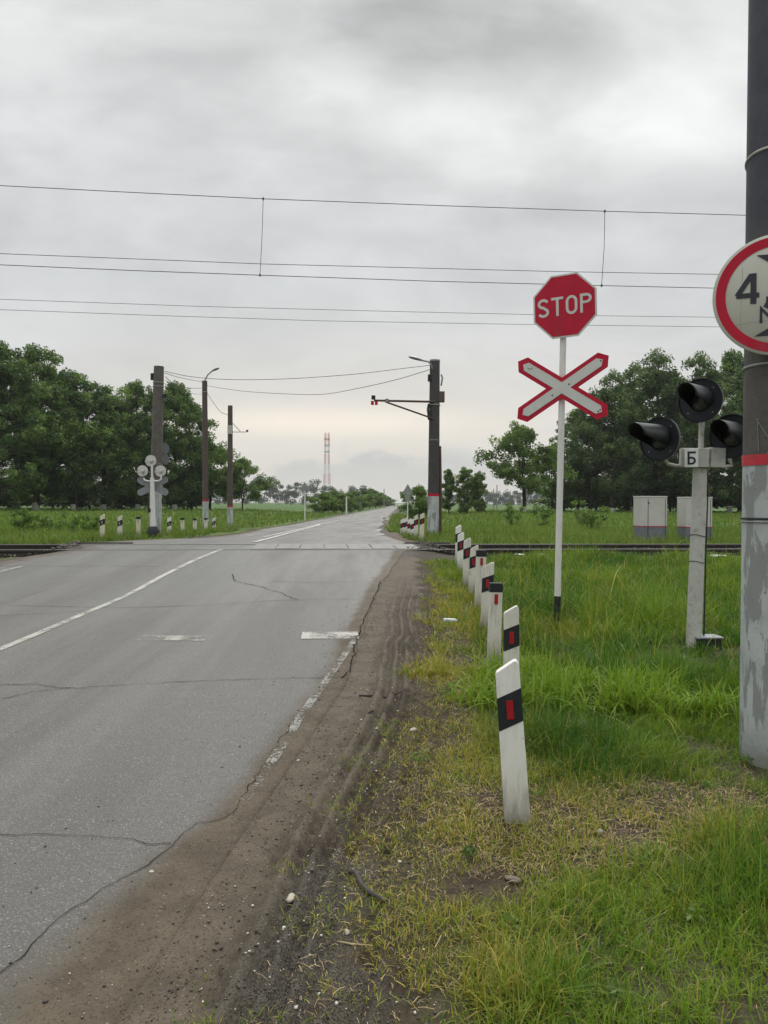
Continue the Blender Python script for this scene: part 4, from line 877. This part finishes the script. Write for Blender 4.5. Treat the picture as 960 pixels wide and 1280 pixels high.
def make_tree(name, seed, leaf=LEAF, lime=0.0, **kw):
    mb, (V, Fc, t) = tree_parts(seed, **kw)
    e = bpy.data.objects.new(name, None); link(e); mb.build('trunk', BARK, e, smooth=True)
    mesh_np('crown', V, Fc, leaf, e, False, {'tint': t})
    if lime: MB().tube([(0, 0, -.2), (0, 0, lime)], [kw.get('trunk', .28)*1.32, kw.get('trunk', .28)*1.12], 10).build('whitewash', LIME, e, smooth=True)
    return e
protos = {
 'big1': make_tree('broadleaf_tree', 11, H=17, W=13.5, base=.10, trunk=.34, clumps=330, per=110, size=.155, crad=1.0, limbs=30, lime=.9),
 'big2': make_tree('broadleaf_tree', 12, H=17, W=12.5, base=.09, trunk=.32, forks=2, clumps=300, per=110, size=.155, crad=.95, limbs=30, lime=.9),
 'big3': make_tree('broadleaf_tree', 13, H=17, W=11.5, base=.10, trunk=.30, clumps=290, per=115, size=.15, crad=.95, limbs=28, lime=.8),
 'airy': make_tree('broadleaf_tree', 14, leaf=LEAF_R, H=18, W=10.5, base=.08, trunk=.26, clumps=270, per=85, size=.14, crad=.9, limbs=36, lime=.7),
 'lean': make_tree('broadleaf_tree', 15, leaf=LEAF_L, H=10.5, W=8.5, base=.22, trunk=.22, forks=3, clumps=110, per=100, size=.15, crad=.85, lean=-.9, limbs=20, lime=.7),
 'small': make_tree('broadleaf_tree', 16, leaf=LEAF_L, H=8, W=8, base=.18, trunk=.16, forks=3, clumps=110, per=90, size=.15, crad=.8, limbs=18),
 'bush': make_tree('roadside_bush', 17, leaf=LEAF_L, H=4, W=4.4, base=.05, trunk=.07, forks=3, clumps=60, per=70, size=.13, crad=.62, limbs=14),
 'cone': make_tree('columnar_tree', 18, leaf=LEAF, H=6, W=2.2, base=.02, trunk=.07, forks=2, clumps=130, per=90, size=.09, crad=.42, shape='cone', limbs=20),
 'upright': make_tree('columnar_tree', 19, leaf=LEAF_L, H=6, W=2.9, base=.04, trunk=.07, forks=3, clumps=120, per=85, size=.09, crad=.42, shape='column', limbs=24),
}
used = set()
def put(key, px, ptop, Yd, label, cat, group, wscale=1.0, rz=0):
    X_ = Xat(px, Yd); z = GH(X_, Yd); H0 = {'big1': 17, 'big2': 17, 'big3': 17, 'airy': 18, 'lean': 10.5, 'small': 8, 'bush': 4, 'cone': 6, 'upright': 6}[key]
    h_ = P(px, ptop, Yd).z-z; s = h_/(H0*1.03)
    o = protos[key] if key not in used else copy_tree(protos[key]); used.add(key)
    o.location = (X_, Yd, z-.05); o.scale = (s*wscale, s*wscale, s); o.rotation_euler = (0, 0, R(rz)); tag(o, label, cat, group); return o
GL, GR = 'broadleaf trees left of the crossing', 'broadleaf trees right of the crossing'
for a in [('big1', -75, 430, 82, 'broad dark tree just past the left edge of the picture', 1.0, 0), ('big2', -5, 424, 80, 'tall dense tree at the left edge, olive toned crown', 1.0, 40), ('big1', 45, 428, 86, 'tallest dark green tree in the left group, second from the edge', .95, 130),
          ('big3', 92, 462, 88, 'round crowned tree with sky showing through, middle of the left group', 1.15, 20), ('big2', 130, 481, 92, 'low wide tree filling the dip in the left group', 1.0, 200), ('big1', 172, 474, 94, 'dense dark tree left of the concrete pole', .8, 260),
          ('big3', 218, 474, 96, 'tall tree standing between the concrete pole and the lamp post', 1.0, 90), ('small', 262, 552, 104, 'smaller tree behind the lamp post', 1.0, 10), ('small', 303, 572, 100, 'light green small tree at the right end of the left group', 1.0, 120),
          ('big2', 20, 470, 108, 'shaded tree in the second row behind the left edge trees', 1.1, 10), ('big1', 150, 505, 112, 'shaded tree in the second row behind the far signal', 1.1, 70), ('small', 240, 545, 100, 'low tree with several stems right of the concrete pole', 1.1, 200)]:
    put(a[0], a[1], a[2], a[3], a[4], 'tree', GL, a[5], a[6])
for a in [('lean', 655, 526, 86, 'leaning light green tree with forked trunk left of the sign pole', 1.0, 0), ('airy', 765, 458, 90, 'airy tree with thin crown behind the crossbuck', 1.0, 0), ('airy', 822, 432, 92, 'tallest airy tree with bare limbs showing, above the signal', 1.15, 90),
          ('airy', 872, 436, 90, 'tall tree behind the top signal lamp', 1.1, 200), ('airy', 792, 448, 95, 'thin tree close right of the crossbuck, between two taller ones', 1.1, 310), ('airy', 738, 500, 94, 'shorter thin tree right against the sign pole', 1.0, 140), ('big3', 912, 434, 94, 'full crowned tree behind the thick pole', .8, 60), ('big2', 970, 440, 90, 'tree past the right edge of the picture', .9, 60),
          ('big2', 722, 510, 98, 'low dark tree just right of the sign pole', .95, 300), ('big1', 800, 508, 104, 'shaded tree of the second row behind the left signal lamp', 1.1, 30), ('big2', 862, 500, 106, 'shaded tree of the second row behind the relay cabinets', 1.1, 120), ('big1', 925, 500, 104, 'shaded tree of the second row at the right edge', 1.1, 200), ('small', 690, 560, 96, 'small dim tree seen behind the sign pole', .9, 33)]:
    put(a[0], a[1], a[2], a[3], a[4], 'tree', GR, a[5], a[6])
put('cone', 561, 585, 88, 'dark narrow pointed tree right of the camera pole', 'tree', 'young trees right of the far road', 1.0, 0)
put('upright', 583, 583, 86, 'pale green upright young tree beside the dark pointed one', 'tree', 'young trees right of the far road', 1.15, 0)
put('upright', 598, 588, 90, 'thin pale young tree with a bent top at the right of the trio', 'tree', 'young trees right of the far road', .9, 90)
put('bush', 524, 607, 62, 'round light green bush beside the warning signs right of the far road', 'bush', 'roadside bushes', .9, 0)
bl_ = [(405, 616, 100), (418, 613, 120), (428, 617, 112), (436, 616, 135), (444, 614, 160), (453, 612, 185), (462, 611, 210), (469, 614, 240), (476, 616, 270), (482, 619, 310), (487, 622, 350)]
for i, (px, pt, Yd) in enumerate(bl_):
    put('bush', px, pt, Yd, 'leafy roadside bush, %s from the left in the far row along the road' % (ordn+['tenth', 'eleventh'])[i], 'bush', 'roadside bushes', 1.25, i*47)
for i, (px, pt, Yd, ws) in enumerate([(-30, 604, 92, 2.2), (20, 606, 96, 2.0), (66, 600, 100, 2.2), (112, 604, 102, 2.0), (150, 598, 98, 2.2), (196, 602, 104, 2.0), (235, 606, 100, 1.8)]):
    put('bush', px, pt, Yd, 'dark undergrowth bush beneath the left trees, %s from the left' % ordn[i], 'bush', 'undergrowth beneath the left trees', ws, i*61)
for i, (px, pt, Yd, ws) in enumerate([(705, 606, 104, 1.8), (745, 600, 100, 2.1), (785, 598, 106, 2.2), (838, 596, 104, 2.2), (880, 598, 108, 2.0), (925, 594, 104, 2.4)]):
    put('bush', px, pt, Yd, 'dark undergrowth bush beneath the right trees, %s from the left' % ordn[i], 'bush', 'undergrowth beneath the right trees', ws, i*83)
# distant woods
rw = np.random.default_rng(5); Cs = []; Rs = []
for x in np.arange(-620, 700, 5.0):
    Yd = 620+60*math.sin(x*.011); ax = x/Yd; hgt = 9+7*vnoise(np.array([x*.03]), np.array([1.]))[0]
    if -.17 < ax < -.085: hgt += 7
    if -.03 < ax < .04: continue
    for k in range(7): Cs.append((x+rw.normal(0, 3), Yd+rw.normal(0, 8), rw.uniform(.1, 1)*hgt)); Rs.append(rw.uniform(2.2, 4.2))
V_, F_, T_ = leaf_quads(np.array(Cs), np.array(Rs), 130, .6, rw)
tag(mesh_np('distant_woods', V_, F_, LEAF_FAR, None, False, {'tint': T_}), 'hazy band of woods along the horizon beyond the fields', 'woods', kind='stuff')

# weeds in the verge beyond the track
def weed(px, py, Yd, H, label, seed):
    X_ = Xat(px, Yd); z = GH(X_, Yd); r = np.random.default_rng(seed)
    C = np.stack([r.normal(0, .22, 14), r.normal(0, .2, 14), r.uniform(.1, H, 14)], -1)
    e = empty('weed_clump', (X_, Yd, z), label, 'weeds', 'tall weeds beyond the track')
    mbx = MB(); [mbx.tube([(c_[0]*.3, c_[1]*.3, -.05), tuple(c_)], [.012, .005], 4) for c_ in C]; mbx.build('stem', pm('stem_green', (.06, .09, .03), None, 9, .8), e)
    V_, F_, T_ = leaf_quads(C, np.full(14, .16), 36, .055, r); mesh_np('foliage', V_, F_, LEAF_L, e, False, {'tint': T_})
for i, (px, Yd, H, lb) in enumerate([(678, 30, 1.0, 'dark weed clump just left of the white sign pole'), (640, 34, 1.2, 'weed clump beyond the track between the guideposts and sign pole'), (728, 32, 1.1, 'weed clump just right of the white sign pole'), (30, 25, .7, 'broad leaved weed clump near the left edge beyond the track'), (62, 26, .6, 'low weed clump between the left edge and first far guidepost'), (105, 24.5, .6, 'pale leaved weeds beside the first far guidepost'), (740, 28, .9, 'weed clump left of the relay cabinets')]):
    weed(px, 0, Yd, H, lb, 50+i)

# grass blades
def blades(name, X, Y, L, W, lean, dry, var, dk, mat, seg=4, seed=3, droop=.5, label=None):
    r = np.random.default_rng(seed); n = len(X); az_ = sample.az if len(sample.az) == n else r.uniform(0, 2*np.pi, n); fa = az_+np.pi/2+r.normal(0, .5, n)
    ca, sa = np.cos(az_), np.sin(az_); cf_, sf = np.cos(fa), np.sin(fa); z0 = Ht(X, Y)-.01
    rows = []
    for k in range(seg+1):
        s = k/seg; h = L*(s*np.cos(lean*.6)-droop*lean*s**2.6*.55); o = L*(lean*s**1.7*.85)
        wv = W*(1-s**1.8)*.5+W*.02
        cxp = X+ca*o; cyp = Y+sa*o; cz = z0+np.maximum(h, .004)
        rows.append(np.stack([cxp-cf_*wv, cyp-sf*wv, cz], -1)); rows.append(np.stack([cxp+cf_*wv, cyp+sf*wv, cz], -1))
    V = np.stack(rows, 1).reshape(-1, 3); m = 2*(seg+1); b = (np.arange(n)*m)[:, None]
    Fc = np.concatenate([np.stack([b[:, 0]+2*k, b[:, 0]+2*k+1, b[:, 0]+2*k+3, b[:, 0]+2*k+2], -1) for k in range(seg)])
    t = np.repeat(np.stack([var, dry, dk], -1), m, 0)
    return tag(mesh_np(name, V, Fc, mat, None, True, {'tint': t}), label, None, kind='stuff')
def sample(n, x0, x1, y0, y1, dens, seed, clump=0):
    r = np.random.default_rng(seed)
    X = r.uniform(x0, x1, n); Y = y0+(y1-y0)*r.random(n)
    if clump:
        k = n//clump; cx = r.uniform(x0, x1, k); cy = r.uniform(y0, y1, k); i = r.integers(0, k, n); sg_ = .028+.026*r.random(k)[i]
        X = cx[i]+r.normal(0, 1, n)*sg_; Y = cy[i]+r.normal(0, 1, n)*sg_
    # keep what the camera (with a step either side) can see
    cr_ = [r.random(k) for _ in range(3)] if clump else None
    AZ = np.arctan2(Y-cy[i], X-cx[i])+r.normal(0, .6, n) if clump else r.uniform(0, 6.28, n)
    vis = (X > -.5*Y-1.0) & (X < .5*Y+.9)
    X, Y, AZ = X[vis], Y[vis], AZ[vis]; k = r.random(len(X)) < dens(X, Y); sample.az = AZ[k]; sample.c = [c_[i][vis][k] for c_ in cr_] if clump else None; return X[k], Y[k]
def S(bs, X, Y): return np.clip(sum(bl(X, Y, b) for b in bs), 0, 1)
def dens_near(X, Y):
    g = X-xg(Y)+(fbm(X, Y, 3, 2.5)-.5)*.7; d = sstep(g, -.06, .28)
    tuft = (fbm(X+40, Y, 3, 5) > .60)*sstep(X-xg(Y), -.3, -.02)*.6
    pat = sstep(fbm(X, Y, 4, 2.6), .36, .60)*.92+.08; pat = np.maximum(pat, S(LUSH, X, Y)*.9); pat = np.maximum(pat, sstep(Y, 6.5, 9)*.75); pat = np.maximum(pat, S(YEL, X, Y)*.8*(fbm(X+3, Y, 3, 4) > .44))
    return np.clip(np.maximum(d*pat*(1-.82*S(BARE, X, Y))*(tt(X, Y) < np.where(X > xr(Y)+1.2, 15.35, 14.4)), tuft*(Y < 6)), 0, 1)
def attrs(X, Y, seed, yb=0.0):
    r = np.random.default_rng(seed); n = len(X); f1 = fbm(X+9, Y, 4, 1.2); ye = S(YEL, X, Y); lu = S(LUSH, X, Y)
    c1, c2, c3 = sample.c; var0 = (c2-.5)*.75; yc = (c3 < .12+.6*ye)*1.0
    var = np.clip(.28+(f1-.5)*2.2+var0+.35*ye-.10*lu+r.normal(0, .13, n), 0, 1)
    ed = 1-sstep(X-xg(Y), 0, .7)
    dry = np.clip((r.random(n) < (.05+.40*ye+.3*ed+.10*yb-.05*lu))*r.uniform(.35, 1, n)+.10*ye+.45*yc*r.uniform(.3, 1, n), 0, 1)
    return var, dry, r.random(n)*.7
X, Y = sample(330000, -1.2, 4.2, 1.9, 6.6, dens_near, 21, clump=16)
va, dr, dk = attrs(X, Y, 22); lu = S(LUSH, X, Y); ye = S(YEL, X, Y); r = np.random.default_rng(23); ed = sstep(X-xg(Y), -.1, .9)
hf = fbm(X+5, Y, 3, 3.2); L = (.030+.036*ed+.12*lu*ed-.012*ye)*(.35+1.3*hf)*(.45+1.2*sample.c[0])*r.uniform(.5, 1.4, len(X)); L = np.maximum(L, .022)
blades('near_grass', X, Y, L, r.uniform(.0028, .0060, len(X)), np.abs(r.normal(.75, .4, len(X))), dr, va, dk, GRASS, 3, 24, label='short green and yellowish grass on the near verge')
X, Y = sample(230000, .0, 9.5, 6.3, 15.5, dens_near, 31, clump=26)
va, dr, dk = attrs(X, Y, 32); r = np.random.default_rng(33); ed = sstep(X-xg(Y), 0, 1.3); lu = S(LUSH, X, Y)
hf = fbm(X+5, Y, 4, 1.1); L = (.05+.10*ed+.10*lu)*(.25+1.6*hf)*(.5+1.1*sample.c[0])*r.uniform(.5, 1.4, len(X)); sel = np.random.default_rng(35).random(len(X)) < .02; L[sel] *= 1.7; dr[sel] = .5; va[sel] = 1; va = np.clip(va+(hf-.5)*1.2, 0, 1)
blades('verge_grass', X, Y, L, r.uniform(.006, .011, len(X)), np.abs(r.normal(.7, .4, len(X))), dr, va, dk, GRASS, 3, 34, label='thick green grass on the verge up to the railway track')
def dens_broad(X, Y): return np.clip(S(BROAD, X, Y)*1.5-.15, 0, 1)*(fbm(X, Y, 3, 3) > .38)
X, Y = sample(40000, .2, 3.6, 4.6, 7.6, dens_broad, 41, clump=8); r = np.random.default_rng(42); n = len(X)
blades('broad_grass', X, Y, r.uniform(.20, .40, n), r.uniform(.009, .016, n), np.abs(r.normal(.65, .3, n)), (r.random(n) < .04)*.5, np.clip(r.normal(.95, .2, n), 0, 1), r.random(n)*.1, GRASS, 6, 43, droop=1.0, label='tall broad bladed grass with drooping tips before the sign pole')
def dens_mid(X, Y):
    t = tt(X, Y); ok = (t > 18.0) & ((X > xr(Y)+.5+(fbm(X, Y, 3, .6)-.5)*1.2) | (X < xl(Y)-.7+(fbm(X, Y, 3, .6)-.5)*.8))
    return ok*(sstep(fbm(X, Y, 3, .5), .2, .5)*.7+.3)
X, Y = sample(110000, -17, 17, 18, 32, dens_mid, 51, clump=10); r = np.random.default_rng(52); n = len(X); f1 = fbm(X, Y, 4, .35)
nearroad = np.exp(-np.minimum(np.abs(X-xr(Y)), np.abs(X-xl(Y)))/1.0)
blades('meadow_grass', X, Y, (.14+.25*f1)*(1-.6*nearroad)*r.uniform(.5, 1.3, n), r.uniform(.016, .026, n), np.abs(r.normal(.45, .3, n)), (r.random(n) < .10)*.7, np.clip(.1+f1*.9+r.normal(0, .2, n), 0, 1), r.random(n)*.6, MEADOW, 3, 53, label='meadow grass just beyond the railway track')
X, Y = sample(130000, -52, 52, 31, 105, dens_mid, 61); keep = np.random.default_rng(60).random(len(X)) < np.clip(34/Y*1.0, 0, 1); X, Y = X[keep], Y[keep]
r = np.random.default_rng(62); n = len(X); f1 = fbm(X, Y, 4, .15)
blades('far_meadow_grass', X, Y, (.12+.28*f1)*r.uniform(.5, 1.3, n), .03+.0011*Y*r.uniform(.6, 1.4, n), np.abs(r.normal(.45, .3, n)), (r.random(n) < .08)*.7, np.clip(.05+f1*.95+r.normal(0, .2, n), 0, 1), r.random(n)*.6, MEADOW, 2, 63, label='meadow grass reaching to the tree lines')
# left patch of yellow grass before the track
def dens_lp(X, Y): return ((X < xl(Y)-.35) & (tt(X, Y) < 14.9)).astype(float)
X, Y = sample(9000, -9.5, -6.2, 10, 15.4, dens_lp, 71); r = np.random.default_rng(72); n = len(X)
blades('left_verge_grass', X, Y, r.uniform(.03, .09, n), r.uniform(.007, .011, n), np.abs(r.normal(.5, .3, n)), (r.random(n) < .2)*.5, np.clip(r.normal(.9, .2, n), 0, 1), r.random(n)*.3, GRASS, 3, 73, label='yellow green moss and grass at the left road edge')
r = np.random.default_rng(77); n = 260; X = r.uniform(.2, 6.0, n); Y = r.uniform(2.2, 13, n); k = (X > xg(Y)+.25) & (X < .5*Y+.6); X, Y = X[k], Y[k]
Cw = np.stack([X, Y, Ht(X, Y)+.04], -1); V_, F_, T_ = leaf_quads(Cw, r.uniform(.03, .08, len(X)), 26, .014, r, flat=.5)
tag(mesh_np('verge_weeds', V_, F_, LEAF_L, None, False, {'tint': T_}), 'low broad leaved weeds scattered through the verge grass', None, kind='stuff')
# straw litter
def dens_straw(X, Y): return np.clip(S(BARE[:4], X, Y)*1.3+.12*S(YEL, X, Y)+.05, 0, 1)*sstep(X-xg(Y), -.1, .1)
X, Y = sample(90000, -.6, 3.6, 2.0, 9, dens_straw, 81); r = np.random.default_rng(82); n = len(X)
az_ = r.uniform(0, 6.28, n); Ls = np.clip(r.lognormal(-3.8, .5, n), .008, .055); wv = r.uniform(.0005, .0012, n); z0 = Ht(X, Y)+r.uniform(.002, .022, n); tl = r.normal(0, .12, n)
dx, dy = np.cos(az_)*Ls, np.sin(az_)*Ls; nx_, ny_ = -np.sin(az_)*wv, np.cos(az_)*wv; bend = r.normal(0, .07, n)*Ls
rows = []
for s, k in ((-1, 0), (0, 1), (1, 0)):
    cx_ = X+dx*s*.6+nx_/wv*bend*k; cy_ = Y+dy*s*.6+ny_/wv*bend*k; cz_ = z0+np.abs(Ls*tl)*(s+1)*.5+.006*k
    rows += [np.stack([cx_-nx_, cy_-ny_, cz_], -1), np.stack([cx_+nx_, cy_+ny_, cz_+wv*.5], -1)]
V_ = np.stack(rows, 1).reshape(-1, 3); b_ = np.arange(n)*6; F_ = np.concatenate([np.stack([b_+0, b_+1, b_+3, b_+2], -1), np.stack([b_+2, b_+3, b_+5, b_+4], -1)])
STRAW = stone_mat('straw', (.22, .155, .075), (.50, .37, .19), (.10, .07, .04))
tag(mesh_np('dry_straw', V_, F_, STRAW, None, False, {'tint': np.repeat(r.random((n, 3)), 6, 0)}), 'dry straw litter lying between the grass tufts', None, kind='stuff')
# gravel
r = np.random.default_rng(91); n = 24000; Y = 1.9+r.random(n)**1.3*9; X = xr(Y)+r.uniform(-.9, 1.6, n); g = X-xg(Y)
pr = np.where(g > -.35, 1.0, .22)*np.where(X < xr(Y), .25, 1)*np.where(g > .5, .25, 1); k = r.random(n) < pr; X, Y = X[k], Y[k]
onroad = X < xr(Y)+.01; Zg = np.where(onroad, Hr(X, Y)+.003, Ht(X, Y)+.003); sz = np.clip(r.lognormal(-6.0, .55, len(X)), .0014, .013)
tag(stones('gravel', X, Y, Zg, sz, stone_mat('gravel_stone', (.035, .03, .024), (.12, .105, .085), (.50, .47, .40)), 92, .6), 'small gravel and mud crumbs on the road shoulder', None, kind='stuff')

r = np.random.default_rng(95); n = 26000; Y = 1.9+r.random(n)**1.2*10; X = xr(Y)+r.uniform(-.5, 1.1, n); k = (r.random(n) < np.where(X < xr(Y), .25*np.exp((X-xr(Y))*4), .9*(fbm(X, Y, 3, 4) > .45))) & (X < xg(Y)+.1); X, Y = X[k], Y[k]
Zg = np.where(X < xr(Y)+.01, Hr(X, Y)+.002, Ht(X, Y)+.002)
tag(stones('mud_clods', X, Y, Zg, np.clip(r.lognormal(-6.1, .5, len(X)), .0014, .009), stone_mat('mud_clod', (.035, .027, .019), (.085, .067, .048), (.12, .10, .075)), 96, .5), 'crumbs and clods of damp mud along the tyre ruts', None, kind='stuff')
# ------------------------------------------------------------------ small things
def rock(px, py, s, label, mat=STONE, sd=1, flat=.55):
    g = G(px, py); r = np.random.default_rng(sd); m = bpy.data.meshes.new('stone'); import bmesh
    bm = bmesh.new(); bmesh.ops.create_icosphere(bm, subdivisions=3, radius=1)
    ph = r.uniform(0, 9, 3)
    for v in bm.verts:
        k = 1+.16*math.sin(v.co.x*2.3+ph[0])+.14*math.sin(v.co.y*2.9+ph[1])+.1*math.sin(v.co.z*4+ph[2]); v.co = Vector((v.co.x*k*s, v.co.y*k*s*.75, v.co.z*k*s*flat))
    for f in bm.faces: f.smooth = True
    bm.to_mesh(m); bm.free(); m.materials.append(mat); o = bpy.data.objects.new('stone', m); link(o)
    zz_ = max(GH(*g), float(Hr(*g)) if g[0] < xr(np.array([g[1]]))[0] else -9); o.location = (g[0], g[1], zz_+s*flat*.5); o.rotation_euler = (0, 0, ph[0]); tag(o, label, 'stone')
rock(364, 1127, .024, 'pale cream stone on the muddy shoulder', sd=1); rock(189, 1092, .011, 'small whitish pebble beside the long crack in the asphalt', sd=2, flat=.3)
rock(516, 914, .026, 'pale stone where the mud meets the grass', sd=3); rock(461, 1006, .018, 'dark pebble at the edge of the mud', pm('dark_pebble', (.09, .09, .1), None, 9, .5), 4)
rock(750, 1037, .020, 'oval grey stone in the straw right of the nearest guidepost', pm('grey_pebble', (.28, .28, .27), None, 9, .6), 5); rock(434, 1108+60, .014, 'small cream stone in the gravel below the stick', sd=6)
rock(640, 1100, .03, 'dull stone half hidden in the yellow grass', pm('dull_pebble', (.16, .13, .10), None, 9, .8), 7)
def stick(pts, r_, label, mat, name='stick'):
    V = []
    for px, py in pts: g = G(px, py); V.append((g[0], g[1], max(GH(*g), -9)+r_*.9))
    tag(MB().tube(V, [r_*.7]+[r_]*(len(V)-2)+[r_*.6], 8).build(name, mat, None, smooth=True), label, 'stick')
BRN = pm('dark_wood', (.035, .03, .026), (.06, .05, .04), 30, .8, bs=.6)
stick([(436, 1093), (444, 1101), (452, 1109), (462, 1120), (481, 1129)], .011, 'thick dark bent stick at the gravel edge', BRN)
stick([(449, 870), (465, 868), (482, 867), (508, 865)], .008, 'thin dark twig lying on the shoulder', BRN); stick([(452, 897), (461, 893), (467, 889)], .006, 'short twig on the shoulder below the longer one', BRN)
TAN = pm('dry_stalk', (.42, .33, .19), None, 30, .8)
stick([(422, 1181), (440, 1182), (466, 1184)], .003, 'long pale straw stalk on the dark gravel', TAN)
# litter
g = G(563, 779); lb_ = empty('plastic_bottle', (g[0], g[1], GH(*g)+.05), 'crumpled pale plastic bottle in the grass left of the guideposts', 'litter', rot=(0, 0, R(-15))); lb_.scale = (.75, .75, .75)
PLA = pm('pale_plastic', (.42, .50, .50), (.55, .6, .6), 30, .25)
MB().tube([(-.11, 0, 0), (-.09, 0, .0), (-.04, .01, .004), (0, 0, -.004), (.05, .008, .0), (.08, 0, 0), (.1, 0, 0)], [.02, .034, .03, .036, .03, .03, .013], 12).build('bottle_body', PLA, lb_, smooth=True)
MB().tube([(.1, 0, 0), (.122, 0, 0)], .015, 10).build('bottle_cap', pm('cap_blue', (.1, .25, .35), None, 9, .4), lb_)
for i, (px, py, s_, lb2) in enumerate([(650, 694.5, .10, 'scrap of white paper in the grass left of the sign pole'), (677, 695, .07, 'smaller scrap of white paper close left of the sign pole'), (898, 697, .13, 'largest scrap of white paper beside the thick pole')]):
    g = G(px, py, lambda X, Y: np.interp(tt(X, Y), *TV)+.04); n = 9; V = []; r = np.random.default_rng(100+i)
    for a in range(n):
        for b in range(n): V.append((((a/(n-1))-.5)*s_*2, ((b/(n-1))-.5)*s_*1.4, .05+.35*s_*vnoise(np.array([a*.6+i*7.]), np.array([b*.6]))[0]))
    m = MB().add(V, [(a*n+b, (a+1)*n+b, (a+1)*n+b+1, a*n+b+1) for a in range(n-1) for b in range(n-1)])
    o = m.build('paper_scrap', pm('paper_white', (.72, .72, .70), None, 9, .7), None, smooth=True); o.location = (g[0], g[1], GH(*g)+.02); tag(o, lb2, 'litter', 'paper scraps in the grass'); sm = o.modifiers.new('s', 'SOLIDIFY'); sm.thickness = .002

# ------------------------------------------------------------------ distant signs, mast, poles
def tri_sign(px, pt, pb, Yd, label, plates=1):
    X_ = Xat(px, Yd); z = GH(X_, Yd); h_ = P(px, pt, Yd).z-z
    e = empty('warning_sign', (X_, Yd, z), label, 'road sign'); MB().tube([(0, 0, -.1), (0, 0, h_-.1)], .045, 10).build('pole', W_POLE, e)
    s = .46
    MB().prism([(-s*.9, h_-s*1.5), (s*.9, h_-s*1.5), (s*.06, h_), (-s*.06, h_)], -.07, -.05).build('triangle_plate', GREY_BACK, e, bevel=.003)
    if plates > 1: MB().box((0, -.06, h_-s*1.5-.32), (.42, .02, .55)).build('lower_plate', GREY_BACK, e)
tri_sign(381, 603, 643, 62, 'grey triangular sign back on a white pole in the field left of the far road')
tri_sign(509.5, 605.5, 643, 60, 'grey triangular sign back on a white pole right of the far road', 2)
tri_sign(506, 620, 640, 88, 'smaller grey sign back on a pole further along the right of the road')
for px, pt, Yd, lb in ((433, 621, 90, 'thin white marker pole among the bushes left of the far road'), (451, 611, 150, 'wooden utility pole with crossarm among the far bushes'), (480, 611, 230, 'thin utility pole over the far bushes'), (621, 606, 200, 'thin mast standing left of the leaning tree'), (617, 611, 210, 'second thin mast left of the leaning tree')):
    X_ = Xat(px, Yd); z = GH(X_, Yd); h_ = P(px, pt, Yd).z-z; e = empty('utility_pole', (X_, Yd, z), lb, 'pole'); MB().tube([(0, 0, -.3), (0, 0, h_)], [.07+.0004*Yd, .05+.0003*Yd], 8).build('shaft', W_POLE if px == 433 else pm('far_pole_grey', (.22, .21, .2), None, 8, .8), e)
    if px == 451: MB().box((0, 0, h_-.15), (2.1, .12, .14)).build('crossarm', BARK, e); [MB().tube([(k, 0, h_-.1), (k, 0, h_+.25)], .06, 6).build('insulator', BLACK, e) for k in (-.95, 0, .95)]
YT = 900; xt = Xat(408.5, YT); zt_ = -.1; ht_ = P(408, 543, YT).z-zt_
tw = empty('radio_mast', (xt, YT, zt_), 'tall lattice radio mast with red and white sections on the horizon', 'radio mast', rot=(0, 0, R(20)))
RM = pm('mast_red', (.50, .10, .08), None, 1, .6); WM = pm('mast_white', (.6, .6, .6), None, 1, .6); ns = 14
def hw(s): return 3.6*(1-s)+2.1*s if s < .5 else 2.4-.5*(s-.5)
for seg in range(7):
    m = MB(); s0 = seg/7; s1 = (seg+1)/7
    for k in range(2):
        a0 = s0+(s1-s0)*k/2; a1 = s0+(s1-s0)*(k+1)/2; h0, h1 = hw(a0), hw(a1)
        cs = [(-1, -1), (1, -1), (1, 1), (-1, 1)]
        for i in range(4):
            p0 = (cs[i][0]*h0, cs[i][1]*h0, a0*ht_); p1 = (cs[i][0]*h1, cs[i][1]*h1, a1*ht_); q0 = (cs[(i+1) % 4][0]*h0, cs[(i+1) % 4][1]*h0, a0*ht_); q1 = (cs[(i+1) % 4][0]*h1, cs[(i+1) % 4][1]*h1, a1*ht_)
            m.tube([p0, p1], .27, 4); m.tube([p0, q1], .09, 4); m.tube([q0, p1], .09, 4); m.tube([p1, q1], .1, 4)
    m.build('mast_section', RM if seg % 2 == 0 else WM, tw)
for k in range(3):
    m = MB(); zz_ = ht_*(.93-.09*k)
    for a in np.arange(0, 6.28, 1.05): m.box((2.9*math.cos(a), 2.9*math.sin(a), zz_), (.6, .6, 2.4))
    m.build('antenna', RM if k == 0 else GREY_BACK, tw)
m = MB(); [m.tube([(x, y, ht_-1), (x, y, ht_+2.5)], .25, 4) for x, y in ((-2, -2), (2, -2), (2, 2), (-2, 2))]; m.build('lightning_rod', RM, tw)

# ------------------------------------------------------------------ damp air
hm_ = bpy.data.materials.new('damp_air'); hm_.use_nodes = True; hm_.node_tree.nodes.clear(); N = NT(hm_.node_tree)
N.l.new(N.node('ShaderNodeVolumePrincipled', {'Color': (.93, .96, 1, 1), 'Density': .0002, 'Anisotropy': .2}).outputs[0], N.node('ShaderNodeOutputMaterial').inputs['Volume'])
tag(MB().box((0, 500, 49), (3000, 1700, 104)).build('haze', hm_), 'thin damp haze over the fields', None, kind='stuff')
